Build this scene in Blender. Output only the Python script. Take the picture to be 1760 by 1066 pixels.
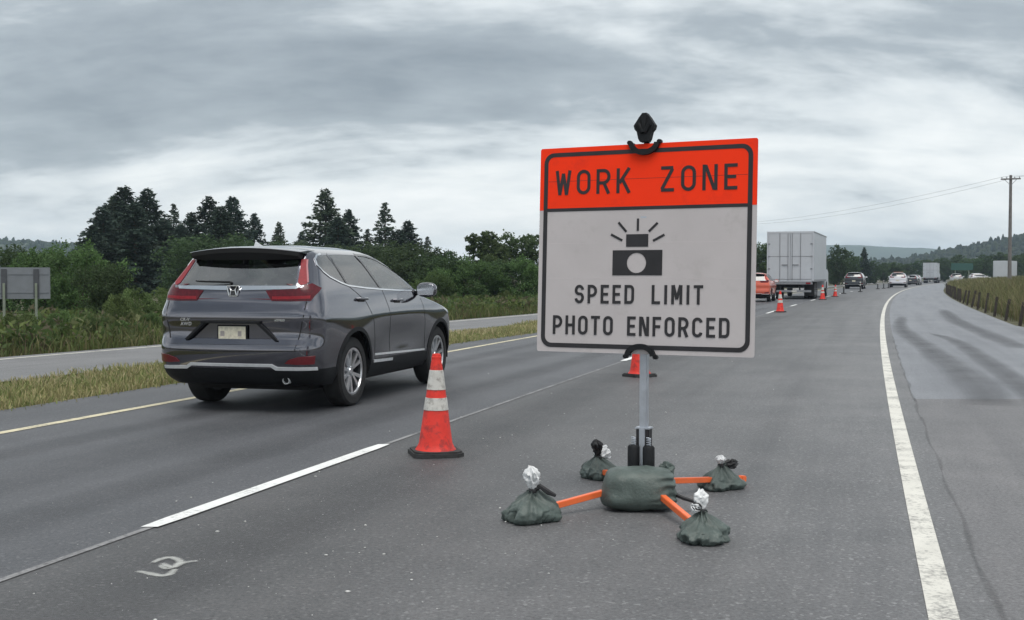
import bpy, bmesh, math, random
import numpy as np
from mathutils import Vector, Matrix, noise
from mathutils.bvhtree import BVHTree
from mathutils.geometry import delaunay_2d_cdt

R = math.radians
PI = math.pi
for o in list(bpy.data.objects):
    bpy.data.objects.remove(o, do_unlink=True)
scene = bpy.context.scene
COL = scene.collection
random.seed(7)
RNG = np.random.default_rng(11)

# ------------------------------------------------------------------ camera
CAM_H = 1.37
cam_data = bpy.data.cameras.new('camera')
cam = bpy.data.objects.new('camera', cam_data)
COL.objects.link(cam)
cam.location = (0, 0, CAM_H)
cam.rotation_euler = (R(90 - 1.69), 0, 0)
cam_data.sensor_width = 36
cam_data.lens = 40.91
cam_data.clip_start = 0.05
cam_data.clip_end = 9000
scene.camera = cam

# ------------------------------------------------------------------ world, sun, exposure
SUN_EL, SUN_AZ = 66, 168          # azimuth clockwise from the view direction (+Y)
world = bpy.data.worlds.new('World')
scene.world = world
world.use_nodes = True
nt = world.node_tree
for n in list(nt.nodes):
    nt.nodes.remove(n)


def nd(tree, typ, **kw):
    n = tree.nodes.new(typ)
    for k, v in kw.items():
        setattr(n, k, v)
    return n


def math_node(tree, op, a=None, b=None, clamp=False):
    n = nd(tree, 'ShaderNodeMath', operation=op, use_clamp=clamp)
    for i, v in enumerate((a, b)):
        if v is None:
            continue
        if isinstance(v, (int, float)):
            n.inputs[i].default_value = v
        else:
            tree.links.new(v, n.inputs[i])
    return n.outputs[0]


def ramp_node(tree, fac, stops, interp='LINEAR'):
    n = nd(tree, 'ShaderNodeValToRGB')
    cr = n.color_ramp
    cr.interpolation = interp
    while len(cr.elements) < len(stops):
        cr.elements.new(0.5)
    for e, (p, c) in zip(cr.elements, stops):
        e.position = p
        e.color = (c[0], c[1], c[2], 1) if not isinstance(c, (int, float)) else (c, c, c, 1)
    tree.links.new(fac, n.inputs[0])
    return n.outputs[0]


def mixc(tree, fac, a, b, blend='MIX'):
    n = nd(tree, 'ShaderNodeMix', data_type='RGBA', blend_type=blend)
    for i, v in ((0, fac), (6, a), (7, b)):
        if isinstance(v, (int, float)):
            n.inputs[i].default_value = v
        elif isinstance(v, (tuple, list)):
            n.inputs[i].default_value = (v[0], v[1], v[2], 1)
        else:
            tree.links.new(v, n.inputs[i])
    return n.outputs[2]


sky = nd(nt, 'ShaderNodeTexSky', sky_type='NISHITA')
sky.sun_disc = False
sky.sun_elevation = R(SUN_EL)
sky.sun_rotation = R(SUN_AZ)
sky.air_density = 1.0
sky.dust_density = 3.0
geo = nd(nt, 'ShaderNodeTexCoord')
sep = nd(nt, 'ShaderNodeSeparateXYZ')
nt.links.new(geo.outputs['Generated'], sep.inputs[0])
zz = math_node(nt, 'MAXIMUM', sep.outputs[2], 0.0)
den = math_node(nt, 'ADD', zz, 0.34)
px = math_node(nt, 'DIVIDE', sep.outputs[0], den)
py = math_node(nt, 'DIVIDE', sep.outputs[1], den)
cmb = nd(nt, 'ShaderNodeCombineXYZ')
nt.links.new(px, cmb.inputs[0])
nt.links.new(py, cmb.inputs[1])


def cloud_noise(scale, rot, sx, sy, off, detail, rough, dist):
    m = nd(nt, 'ShaderNodeMapping')
    m.inputs['Rotation'].default_value = (0, 0, R(rot))
    m.inputs['Scale'].default_value = (sx, sy, 1)
    m.inputs['Location'].default_value = off
    nt.links.new(cmb.outputs[0], m.inputs[0])
    n = nd(nt, 'ShaderNodeTexNoise', noise_dimensions='3D')
    n.inputs['Scale'].default_value = scale
    n.inputs['Detail'].default_value = detail
    n.inputs['Roughness'].default_value = rough
    n.inputs['Distortion'].default_value = dist
    nt.links.new(m.outputs[0], n.inputs['Vector'])
    return n.outputs[0]


big = cloud_noise(1.15, -6, 0.55, 1.0, (11.3, 5.42, 0.0), 2.0, 0.45, 0.3)
mid = cloud_noise(3.0, 8, 0.55, 1.05, (1.7, 2.2, 4.0), 5.0, 0.55, 0.35)
fine = cloud_noise(9.0, 6, 0.6, 1.0, (9.7, 1.2, 2.0), 5.0, 0.6, 0.2)
s1 = math_node(nt, 'MULTIPLY', big, 0.54)
s2 = math_node(nt, 'MULTIPLY', mid, 0.42)
s3 = math_node(nt, 'MULTIPLY', fine, 0.17)
tot = math_node(nt, 'ADD', math_node(nt, 'ADD', s1, s2), s3)
# the cloud deck thins towards the horizon, where the far bright sky shows below it
low = math_node(nt, 'MULTIPLY', math_node(nt, 'SUBTRACT', 1.0, math_node(nt, 'MULTIPLY', zz, 7.5), True), 0.12)
tot = math_node(nt, 'ADD', math_node(nt, 'ADD', tot, low), 0.02)
cl = ramp_node(nt, tot, [(0.42, (1.9, 2.2, 2.45)), (0.52, (2.9, 3.25, 3.5)), (0.585, (5.0, 5.35, 5.5)),
                         (0.65, (6.3, 6.55, 6.55)), (0.75, (7.9, 7.95, 7.8))])
mixsky = mixc(nt, 0.93, sky.outputs[0], cl)
bg = nd(nt, 'ShaderNodeBackground')
bg.inputs['Strength'].default_value = 0.1
nt.links.new(mixsky, bg.inputs['Color'])
wo = nd(nt, 'ShaderNodeOutputWorld')
nt.links.new(bg.outputs[0], wo.inputs['Surface'])

sun_data = bpy.data.lights.new('sun', 'SUN')
sun_data.energy = 1.5
sun_data.angle = R(40)
sun_data.color = (1.0, 0.96, 0.9)
sun = bpy.data.objects.new('sun', sun_data)
COL.objects.link(sun)
sd = Vector((math.sin(R(SUN_AZ)) * math.cos(R(SUN_EL)), math.cos(R(SUN_AZ)) * math.cos(R(SUN_EL)), math.sin(R(SUN_EL))))
sun.rotation_euler = sd.to_track_quat('Z', 'Y').to_euler()

vs = scene.view_settings
vs.view_transform = 'Standard'
vs.look = 'None'
vs.gamma = 1
vs.use_curve_mapping = False
vs.exposure = 0.66
scene.cycles.volume_bounces = 2
scene.cycles.transparent_max_bounces = 12

# ------------------------------------------------------------------ helpers


def link(o, parent=None):
    COL.objects.link(o)
    if parent is not None:
        o.parent = parent
    return o


def tag(o, label=None, cat=None, group=None, kind=None):
    if label:
        o['label'] = label
    if cat:
        o['category'] = cat
    if group:
        o['group'] = group
    if kind:
        o['kind'] = kind
    return o


def thing(name, label, cat, loc=(0, 0, 0), rz=0.0, group=None):
    o = bpy.data.objects.new(name, None)
    o.empty_display_size = 0.1
    o.location = loc
    o.rotation_euler = (0, 0, rz)
    return tag(link(o), label, cat, group)


class MB:
    """collects simple shapes; build() links them as one mesh object"""

    def __init__(s):
        s.v, s.f = [], []

    def add(s, vs_, fs_, M=None):
        b = len(s.v)
        for p in vs_:
            s.v.append(tuple(M @ Vector(p)) if M is not None else tuple(p))
        for f_ in fs_:
            s.f.append(tuple(b + i for i in f_))
        return s

    def box(s, c, d, M=None, bev=0.0):
        bm = bmesh.new()
        bmesh.ops.create_cube(bm, size=1)
        for v in bm.verts:
            v.co = Vector((v.co.x * d[0], v.co.y * d[1], v.co.z * d[2]))
        if bev > 0:
            bmesh.ops.bevel(bm, geom=list(bm.edges), offset=bev, segments=2, affect='EDGES')
        for v in bm.verts:
            v.co += Vector(c)
        bm.verts.index_update()
        s.add([v.co[:] for v in bm.verts], [[v.index for v in f_.verts] for f_ in bm.faces], M)
        bm.free()
        return s

    def prism(s, poly, axis, a0, a1, M=None):
        n = len(poly)

        def pt(p, a):
            return {'x': (a, p[0], p[1]), 'y': (p[0], a, p[1]), 'z': (p[0], p[1], a)}[axis]
        vs_ = [pt(p, a0) for p in poly] + [pt(p, a1) for p in poly]
        fs_ = [[i, (i + 1) % n, n + (i + 1) % n, n + i] for i in range(n)] + [list(range(n))[::-1], list(range(n, 2 * n))]
        return s.add(vs_, fs_, M)

    def tube(s, pts, rad, n=8, cap=True, M=None):
        pts = [Vector(p) for p in pts]
        if isinstance(rad, (int, float)):
            rad = [rad] * len(pts)
        vs_, fs_ = [], []
        up = Vector((0, 0, 1))
        for i, p in enumerate(pts):
            d = (pts[min(i + 1, len(pts) - 1)] - pts[max(i - 1, 0)]).normalized()
            u = up if abs(d.z) < 0.95 else Vector((1, 0, 0))
            a = d.cross(u).normalized()
            b = d.cross(a).normalized()
            for k in range(n):
                t = 2 * PI * (k + 0.5) / n
                vs_.append(p + (a * math.cos(t) + b * math.sin(t)) * rad[i])
        for i in range(len(pts) - 1):
            for k in range(n):
                fs_.append([i * n + k, i * n + (k + 1) % n, (i + 1) * n + (k + 1) % n, (i + 1) * n + k])
        if cap:
            fs_.append(list(range(n))[::-1])
            fs_.append([(len(pts) - 1) * n + k for k in range(n)])
        return s.add([v[:] for v in vs_], fs_, M)

    def lathe(s, prof, n=32, axis='z', M=None, close=False):
        vs_, fs_ = [], []
        for r, h in prof:
            for k in range(n):
                t = 2 * PI * k / n
                a, b = r * math.cos(t), r * math.sin(t)
                vs_.append({'z': (a, b, h), 'y': (a, h, b), 'x': (h, a, b)}[axis])
        m = len(prof)
        for i in range(m if close else m - 1):
            j = (i + 1) % m
            for k in range(n):
                fs_.append([i * n + k, i * n + (k + 1) % n, j * n + (k + 1) % n, j * n + k])
        return s.add(vs_, fs_, M)

    def mesh(s, name, mat=None, smooth=False):
        me = bpy.data.meshes.new(name)
        me.from_pydata(s.v, [], s.f)
        if mat:
            me.materials.append(mat)
        bm = bmesh.new()
        bm.from_mesh(me)
        bmesh.ops.recalc_face_normals(bm, faces=bm.faces)
        bm.to_mesh(me)
        bm.free()
        if smooth:
            shade(me, smooth if not isinstance(smooth, bool) else 40)
        return me

    def build(s, name, mat, parent=None, smooth=False):
        return link(bpy.data.objects.new(name, s.mesh(name, mat, smooth)), parent)


def shade(me, ang=40):
    me.polygons.foreach_set('use_smooth', [True] * len(me.polygons))
    me.set_sharp_from_angle(angle=R(ang))


def np_mesh(name, V, F, mat, cols=None, smooth=False):
    """V (n,3), F (m,k) arrays; cols (n,3) optional point colours named tint"""
    me = bpy.data.meshes.new(name)
    V = np.ascontiguousarray(V, np.float32)
    F = np.ascontiguousarray(F, np.int32)
    me.vertices.add(len(V))
    me.vertices.foreach_set('co', V.ravel())
    k = F.shape[1]
    me.loops.add(F.size)
    me.loops.foreach_set('vertex_index', F.ravel())
    me.polygons.add(len(F))
    me.polygons.foreach_set('loop_start', np.arange(0, F.size, k, dtype=np.int32))
    me.update()
    me.validate()
    if cols is not None:
        at = me.attributes.new('tint', 'FLOAT_COLOR', 'POINT')
        at.data.foreach_set('color', np.column_stack([cols, np.ones(len(cols))]).astype(np.float32).ravel())
    if smooth:
        me.polygons.foreach_set('use_smooth', [True] * len(me.polygons))
    me.materials.append(mat)
    return me


# ------------------------------------------------------------------ materials
MATS = {}


def new_mat(name):
    m = bpy.data.materials.new(name)
    m.use_nodes = True
    t = m.node_tree
    return m, t, t.nodes['Principled BSDF']


def noise_fac(t, scale, detail=4, rough=0.55, coord='Object', stretch=None, dist=0.0):
    tc = nd(t, 'ShaderNodeTexCoord')
    v = tc.outputs[coord]
    if stretch:
        mp = nd(t, 'ShaderNodeMapping')
        mp.inputs['Scale'].default_value = stretch
        t.links.new(v, mp.inputs[0])
        v = mp.outputs[0]
    n = nd(t, 'ShaderNodeTexNoise')
    n.inputs['Scale'].default_value = scale
    n.inputs['Detail'].default_value = detail
    n.inputs['Roughness'].default_value = rough
    n.inputs['Distortion'].default_value = dist
    t.links.new(v, n.inputs['Vector'])
    return n.outputs[0]


def bump(t, b, height, strength, dist):
    n = nd(t, 'ShaderNodeBump')
    n.inputs['Strength'].default_value = strength
    n.inputs['Distance'].default_value = dist
    t.links.new(height, n.inputs['Height'])
    t.links.new(n.outputs[0], b.inputs['Normal'])


def simple(name, col, rough=0.6, metal=0.0, var=0.15, scale=8.0, coat=0.0, bmp=0.0, bscale=60, spec=0.5, wear=None):
    m, t, b = new_mat(name)
    f = noise_fac(t, scale, 5, 0.6)
    lo = tuple(c * (1 - var) for c in col)
    hi = tuple(min(1, c * (1 + var)) for c in col)
    c = ramp_node(t, f, [(0.3, lo), (0.7, hi)])
    if wear:
        wf = ramp_node(t, noise_fac(t, wear[1], 6, 0.7), [(wear[2], 0), (wear[2] + 0.12, 1)])
        c = mixc(t, math_node(t, 'MULTIPLY', wf, wear[3]), c, wear[0])
    t.links.new(c, b.inputs['Base Color'])
    b.inputs['Roughness'].default_value = rough
    b.inputs['Metallic'].default_value = metal
    b.inputs['Coat Weight'].default_value = coat
    b.inputs['Coat Roughness'].default_value = 0.04
    b.inputs['Specular IOR Level'].default_value = spec
    if bmp:
        bump(t, b, noise_fac(t, bscale, 4), bmp, 0.01)
    MATS[name] = m
    return m


def asphalt(name, dark, light, fleck, track=0.0, cross=None):
    """aggregate speckle, mottling and wheel tracks; UV = metres (across, along)"""
    m, t, b = new_mat(name)
    tc = nd(t, 'ShaderNodeTexCoord')
    mott = noise_fac(t, 0.8, 6, 0.62)
    c = ramp_node(t, mott, [(0.3, dark), (0.72, light)])
    # long drag and tyre streaks
    st = noise_fac(t, 1.0, 5, 0.6, 'UV', (2.6, 0.09, 1))
    c = mixc(t, 1.0, c, ramp_node(t, st, [(0.28, (0.80, 0.80, 0.81)), (0.5, (1, 1, 1)), (0.75, (1.16, 1.15, 1.14))]), 'MULTIPLY')
    ag = noise_fac(t, 46, 6, 0.85)
    c = mixc(t, 1.0, c, ramp_node(t, ag, [(0.34, (0.56, 0.56, 0.56)), (0.5, (1, 1, 1)), (0.67, (1.55, 1.54, 1.52))]), 'MULTIPLY')
    vo = nd(t, 'ShaderNodeTexVoronoi')
    vo.inputs['Scale'].default_value = 70
    t.links.new(tc.outputs['Object'], vo.inputs['Vector'])
    sp = nd(t, 'ShaderNodeSeparateColor')
    t.links.new(vo.outputs['Color'], sp.inputs[0])
    fl = ramp_node(t, sp.outputs[0], [(0.93, 0), (0.97, 1)], 'LINEAR')
    dk = ramp_node(t, sp.outputs[1], [(0.88, 0), (0.95, 1)], 'LINEAR')
    c = mixc(t, math_node(t, 'MULTIPLY', fl, 0.20), c, fleck)
    c = mixc(t, math_node(t, 'MULTIPLY', dk, 0.30), c, (dark[0] * .35, dark[1] * .35, dark[2] * .35))
    if track:
        su = nd(t, 'ShaderNodeSeparateXYZ')
        t.links.new(tc.outputs['UV'], su.inputs[0])
        w = math_node(t, 'SINE', math_node(t, 'MULTIPLY', su.outputs[0], 2 * PI / 1.75))
        wn = math_node(t, 'MULTIPLY', w, noise_fac(t, 0.25, 3, 0.5))
        c = mixc(t, 1.0, c, ramp_node(t, math_node(t, 'ADD', math_node(t, 'MULTIPLY', wn, 0.5), 0.5),
                                      [(0.2, 1 - track), (0.8, 1 + track)]), 'MULTIPLY')
    if cross:                                   # colour gets paler towards one side of the lane
        su = nd(t, 'ShaderNodeSeparateXYZ')
        t.links.new(tc.outputs['UV'], su.inputs[0])
        uu = math_node(t, 'ADD', math_node(t, 'DIVIDE', su.outputs[0], 4.5), math_node(t, 'MULTIPLY', math_node(t, 'SUBTRACT', noise_fac(t, 0.35, 4, 0.6), 0.5), 0.5))
        c = mixc(t, 1.0, c, ramp_node(t, uu, cross), 'MULTIPLY')
    t.links.new(c, b.inputs['Base Color'])
    b.inputs['Roughness'].default_value = 0.60
    b.inputs['Specular IOR Level'].default_value = 0.5
    bump(t, b, ag, 0.55, 0.012)
    MATS[name] = m
    return m


def paint_line(name, col, thr=0.36, under=(0.09, 0.09, 0.095), soft=0.16):
    """worn road paint: asphalt shows through where the paint has gone"""
    m, t, b = new_mat(name)
    wn = noise_fac(t, 30, 7, 0.75)
    w2 = noise_fac(t, 2.5, 4, 0.6)
    f = ramp_node(t, math_node(t, 'ADD', math_node(t, 'MULTIPLY', wn, 0.6), math_node(t, 'MULTIPLY', w2, 0.4)), [(thr, 0), (thr + soft, 1)])
    cc = ramp_node(t, noise_fac(t, 5, 5, 0.6), [(0.3, tuple(x * .84 for x in col)), (0.7, col)])
    c = mixc(t, f, under, cc)
    t.links.new(c, b.inputs['Base Color'])
    b.inputs['Roughness'].default_value = 0.7
    bump(t, b, wn, 0.3, 0.004)
    MATS[name] = m
    return m


def foliage(name, rough=0.6, trans=0.35):
    m, t, b = new_mat(name)
    at = nd(t, 'ShaderNodeAttribute', attribute_name='tint')
    oi = nd(t, 'ShaderNodeObjectInfo')
    hs = nd(t, 'ShaderNodeHueSaturation')
    t.links.new(at.outputs['Color'], hs.inputs['Color'])
    t.links.new(math_node(t, 'ADD', math_node(t, 'MULTIPLY', oi.outputs['Random'], 0.04), 0.48), hs.inputs['Hue'])
    t.links.new(math_node(t, 'ADD', math_node(t, 'MULTIPLY', oi.outputs['Random'], 0.4), 0.8), hs.inputs['Value'])
    t.links.new(hs.outputs[0], b.inputs['Base Color'])
    b.inputs['Roughness'].default_value = rough
    b.inputs['Specular IOR Level'].default_value = 0.25
    tr = nd(t, 'ShaderNodeBsdfTranslucent')
    t.links.new(hs.outputs[0], tr.inputs['Color'])
    mx = nd(t, 'ShaderNodeMixShader')
    mx.inputs[0].default_value = trans
    t.links.new(b.outputs[0], mx.inputs[1])
    t.links.new(tr.outputs[0], mx.inputs[2])
    t.links.new(mx.outputs[0], t.nodes['Material Output'].inputs['Surface'])
    MATS[name] = m
    return m


def glass(name, tint, refl=1.45, rough=0.015):
    """thin pane: tinted see-through plus Fresnel reflection"""
    m, t, b = new_mat(name)
    t.nodes.remove(b)
    f = noise_fac(t, 3, 3)
    tr = nd(t, 'ShaderNodeBsdfTransparent')
    t.links.new(ramp_node(t, f, [(0.3, tuple(c * .95 for c in tint)), (0.7, tint)]), tr.inputs[0])
    gl = nd(t, 'ShaderNodeBsdfGlossy')
    gl.inputs['Roughness'].default_value = rough
    lw = nd(t, 'ShaderNodeLayerWeight')
    lw.inputs[0].default_value = 0.5
    f0 = ((refl - 1) / (refl + 1)) ** 2
    fa = math_node(t, 'ADD', math_node(t, 'MULTIPLY', math_node(t, 'POWER', lw.outputs['Facing'], 5.0), 1 - f0), f0)
    mx = nd(t, 'ShaderNodeMixShader')
    t.links.new(fa, mx.inputs[0])
    t.links.new(tr.outputs[0], mx.inputs[1])
    t.links.new(gl.outputs[0], mx.inputs[2])
    t.links.new(mx.outputs[0], t.nodes['Material Output'].inputs['Surface'])
    MATS[name] = m
    return m


asphalt('asphalt_lane', (0.068, 0.072, 0.080), (0.096, 0.099, 0.109), (0.34, 0.34, 0.35), 0.05)
asphalt('asphalt_old', (0.077, 0.079, 0.083), (0.114, 0.114, 0.118), (0.42, 0.42, 0.42), 0.04, cross=[(0.0, 0.84), (0.28, 0.95), (0.5, 1.18), (0.8, 1.46)])
asphalt('asphalt_shoulder', (0.120, 0.120, 0.126), (0.175, 0.172, 0.178), (0.36, 0.36, 0.36))
asphalt('asphalt_pale', (0.164, 0.173, 0.192), (0.210, 0.220, 0.240), (0.40, 0.41, 0.43))
asphalt('asphalt_streak', (0.135, 0.139, 0.150), (0.172, 0.177, 0.190), (0.30, 0.30, 0.31))
asphalt('asphalt_far', (0.126, 0.126, 0.131), (0.171, 0.171, 0.176), (0.4, 0.4, 0.4))
asphalt('tar_seam', (0.085, 0.085, 0.088), (0.125, 0.125, 0.128), (0.2, 0.2, 0.2))
paint_line('paint_white_fresh', (0.80, 0.81, 0.80), 0.30)
paint_line('paint_white_worn', (0.68, 0.665, 0.61), 0.34)
paint_line('paint_yellow_worn', (0.66, 0.60, 0.42), 0.35)
paint_line('paint_ghost', (0.27, 0.27, 0.275), 0.40)
paint_line('paint_spray', (0.46, 0.47, 0.45), 0.44)


def stain(name, col, alpha, rough):
    """thin see-through film on the pavement, broken up by noise, fading at its edges"""
    m, t, b = new_mat(name)
    at = nd(t, 'ShaderNodeAttribute', attribute_name='tint')
    n1 = ramp_node(t, noise_fac(t, 1.3, 5, 0.6), [(0.3, 0.55), (0.7, 1.0)])
    al = math_node(t, 'MULTIPLY', math_node(t, 'MULTIPLY', at.outputs['Fac'], n1), alpha)
    b.inputs['Base Color'].default_value = (*col, 1)
    t.links.new(ramp_node(t, noise_fac(t, 30, 5, 0.7), [(0.3, tuple(c * .7 for c in col)), (0.7, tuple(c * 1.3 for c in col))]), b.inputs['Base Color'])
    b.inputs['Roughness'].default_value = rough
    t.links.new(al, b.inputs['Alpha'])
    MATS[name] = m


stain('rubber_mark', (0.085, 0.088, 0.096), 0.50, 0.8)
stain('tar_film', (0.05, 0.05, 0.052), 0.26, 0.85)
stain('chalk_film', (0.50, 0.51, 0.49), 0.85, 0.9)
stain('oil_film', (0.055, 0.057, 0.062), 0.24, 0.55)
foliage('leaf', 0.6, 0.45)
foliage('needle', 0.7, 0.2)
foliage('grass', 0.7, 0.4)
simple('soil', (0.085, 0.082, 0.045), 0.95, var=0.45, scale=1.3, bmp=0.5, bscale=14)
simple('bark', (0.085, 0.065, 0.05), 0.9, var=0.3, scale=9, bmp=0.6, bscale=30)
simple('bark_grey', (0.13, 0.12, 0.105), 0.9, var=0.3, scale=9, bmp=0.6, bscale=30)
simple('car_paint', (0.050, 0.050, 0.074), 0.16, 0.9, var=0.05, scale=3, coat=1.0, wear=((0.085, 0.082, 0.085), 5, 0.55, 0.35))
MATS['car_paint'].node_tree.nodes['Principled BSDF'].inputs['Coat Roughness'].default_value = 0.06
MATS['car_paint'].node_tree.nodes['Principled BSDF'].inputs['Coat IOR'].default_value = 2.15
simple('paint_black_gloss', (0.008, 0.008, 0.010), 0.18, var=0.1, coat=0.5)
simple('black_plastic', (0.010, 0.011, 0.013), 0.6, var=0.25, scale=30, bmp=0.15, bscale=300, spec=0.25)
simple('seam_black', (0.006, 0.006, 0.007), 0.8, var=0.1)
simple('chrome', (0.74, 0.75, 0.77), 0.14, 1.0, var=0.05)
simple('satin_silver', (0.66, 0.68, 0.70), 0.40, 0.35, var=0.08, scale=20)
simple('alloy', (0.62, 0.63, 0.65), 0.28, 0.9, var=0.1, scale=15)
simple('alloy_dark', (0.03, 0.031, 0.035), 0.35, 0.5, var=0.1)
simple('rubber', (0.016, 0.016, 0.017), 0.82, var=0.4, scale=14, bmp=0.2, bscale=120)
simple('lamp_red', (0.22, 0.008, 0.016), 0.5, var=0.2, scale=30, coat=0.05, spec=0.3)
simple('lamp_red_dark', (0.085, 0.005, 0.011), 0.25, var=0.3, scale=30, coat=0.15, spec=0.3)
simple('lamp_pale', (0.36, 0.14, 0.15), 0.5, var=0.1)
simple('reflector_red', (0.12, 0.008, 0.013), 0.3, var=0.2, scale=60, coat=0.5)
simple('plate_face', (0.58, 0.55, 0.44), 0.5, var=0.22, scale=26)
simple('plate_mark', (0.30, 0.28, 0.27), 0.6, var=0.2)
simple('interior', (0.022, 0.022, 0.024), 0.85, var=0.2)
simple('seat_fabric', (0.045, 0.045, 0.05), 0.9, var=0.2)
simple('sign_orange', (0.98, 0.045, 0.010), 0.75, var=0.03, scale=3, spec=0.15, bmp=0.25, bscale=5, wear=((0.70, 0.035, 0.02), 3.2, 0.54, 0.45))
simple('sign_white', (0.51, 0.475, 0.478), 0.5, var=0.05, scale=2.5, bmp=0.25, bscale=5, wear=((0.40, 0.375, 0.365), 4.0, 0.55, 0.45))
simple('sign_black', (0.018, 0.017, 0.020), 0.55, var=0.3, scale=5)
simple('sign_fold', (0.58, 0.53, 0.54), 0.6, var=0.1)
simple('galvanised', (0.50, 0.53, 0.58), 0.38, 0.7, var=0.12, scale=12)
simple('aluminium_back', (0.20, 0.215, 0.235), 0.55, 0.4, var=0.12, scale=3)
simple('post_grey', (0.075, 0.08, 0.09), 0.6, 0.3)
simple('steel_post', (0.22, 0.25, 0.20), 0.6, 0.3, var=0.15)
simple('leg_orange', (0.82, 0.16, 0.045), 0.42, var=0.1, scale=9, wear=((0.5, 0.4, 0.35), 16, 0.62, 0.6))
simple('dull_orange', (0.30, 0.10, 0.05), 0.7)
simple('bag_green', (0.074, 0.097, 0.089), 0.52, var=0.28, scale=9, wear=((0.20, 0.22, 0.205), 14, 0.58, 0.5), bmp=0.35, bscale=70)
simple('bag_plastic', (0.74, 0.75, 0.76), 0.4, var=0.15, scale=28, wear=((0.40, 0.42, 0.43), 40, 0.58, 0.6))
simple('bag_black', (0.02, 0.02, 0.022), 0.55, var=0.3, scale=25)
simple('sand', (0.36, 0.35, 0.34), 0.95, var=0.3, scale=60)
simple('cone_orange', (0.66, 0.040, 0.028), 0.55, var=0.15, scale=8, spec=0.3, wear=((0.22, 0.035, 0.035), 9, 0.50, 0.75))
simple('cone_white', (0.54, 0.53, 0.50), 0.55, var=0.15, scale=14, wear=((0.26, 0.24, 0.22), 22, 0.52, 0.8))
simple('cone_base', (0.030, 0.030, 0.031), 0.8, var=0.4, scale=16)
simple('truck_white', (0.47, 0.495, 0.53), 0.42, var=0.05, scale=1.2, wear=((0.38, 0.39, 0.41), 1.6, 0.60, 0.5))
simple('truck_grey', (0.24, 0.25, 0.27), 0.5, 0.3, var=0.15)
simple('orange_paint', (0.60, 0.10, 0.05), 0.35, 0.2, var=0.05, coat=0.9)
simple('black_paint', (0.020, 0.024, 0.030), 0.35, 0.3, var=0.05, coat=0.9)
simple('white_paint', (0.62, 0.62, 0.66), 0.4, var=0.05, coat=0.8)
simple('silver_paint', (0.45, 0.46, 0.47), 0.35, 0.4, var=0.05, coat=0.8)
simple('dark_glass', (0.016, 0.019, 0.022), 0.06, var=0.1, coat=1.0, spec=0.8)
simple('post_brown', (0.050, 0.042, 0.036), 0.9, var=0.35, scale=10)
simple('pole_wood', (0.16, 0.15, 0.145), 0.9, var=0.2, scale=5)
simple('wire', (0.12, 0.125, 0.13), 0.7, var=0.1)
simple('green_sign', (0.018, 0.075, 0.058), 0.5, var=0.06)
simple('pebble', (0.50, 0.50, 0.49), 0.9, var=0.3, scale=40)
simple('hill_ground', (0.042, 0.058, 0.030), 0.95, var=0.4, scale=0.03)
glass('glass_privacy', (0.36, 0.38, 0.385), 3.0)
glass('glass_clear', (0.80, 0.88, 0.87), 2.9)

# ------------------------------------------------------------------ ground and roads
YS = np.concatenate([np.arange(-8, 60, 1.0), np.arange(60, 460, 4.0)])


def _dash_curve():
    y = np.arange(-12, 480, 0.25)
    th = np.radians(16.5 + 3.3 * np.clip(y, 0, 400) / 95)
    x = np.concatenate([[0], np.cumsum(np.tan((th[1:] + th[:-1]) / 2) * 0.25)])
    x += -1.97 - np.interp(6.28, y, x)
    return y, x, th


_DY, _DX, _DT = _dash_curve()


def heading(y):
    return float(np.interp(y, _DY, _DT))


def road_x(y, off):
    """x of the curve that lies `off` metres to the right of the lane line, at depth y"""
    y = np.asarray(y, float)
    return np.interp(y, _DY, _DX) + off / np.cos(np.interp(y, _DY, _DT))


def arc_len(y):
    return np.asarray(y, float) / math.cos(R(17.5))


def strip_mesh(name, ys, xa, xb, z, mat, nu=2, ua=0.0, ub=None):
    ys = np.asarray(ys, float)
    xa, xb = np.asarray(xa, float), np.asarray(xb, float)
    V, F, UV = [], [], []
    for i, y in enumerate(ys):
        for k in range(nu):
            t = k / (nu - 1)
            V.append((xa[i] * (1 - t) + xb[i] * t, y, z))
            UV.append((ua + (xb[i] - xa[i]) * 0.955 * t, y / 0.955))
    for i in range(len(ys) - 1):
        for k in range(nu - 1):
            a = i * nu + k
            F.append((a, a + 1, a + nu + 1, a + nu))
    me = bpy.data.meshes.new(name)
    me.from_pydata(V, [], F)
    uvl = me.uv_layers.new(name='uv')
    for p in me.polygons:
        for li in p.loop_indices:
            uvl.data[li].uv = UV[me.loops[li].vertex_index]
    me.materials.append(MATS[mat])
    return me


def strip(name, ys, xa, xb, z, mat, parent=None, **kw):
    return link(bpy.data.objects.new(name, strip_mesh(name, ys, xa, xb, z, mat, **kw)), parent)


g = MB()
N = 40
gv = [(-3000 + 6000 * i / N, -400 + 3500 * j / N, -0.05) for j in range(N + 1) for i in range(N + 1)]
gf = [(j * (N + 1) + i, j * (N + 1) + i + 1, (j + 1) * (N + 1) + i + 1, (j + 1) * (N + 1) + i) for j in range(N) for i in range(N)]
ground = g.add(gv, gf).build('ground', MATS['soil'])
tag(ground, 'rough grassy ground beyond the road edges', 'ground', kind='structure')

MEDN = lambda y: -np.interp(y, [-8, 11.8, 15, 24, 27.4, 45, 80, 470], [4.75, 4.70, 4.66, 4.22, 3.95, 3.9, 3.9, 3.9])
MEDF = lambda y: -np.interp(y, [-8, 15, 17.8, 29.8, 33.4, 60, 470], [7.4, 6.95, 6.7, 5.75, 5.5, 5.1, 5.1])
OPPF = lambda y: -np.interp(y, [-8, 19.4, 22.3, 36.5, 41.5, 70, 470], [11.2, 10.2, 9.85, 8.5, 8.0, 7.6, 7.6])
EDGE, PAVE = 4.02, 7.5
YB = 12.9                                   # where the pale resurfaced shoulder starts


def rx(ys, off):
    return np.array([float(road_x(y, off(y) if callable(off) else off)) for y in ys])


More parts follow.
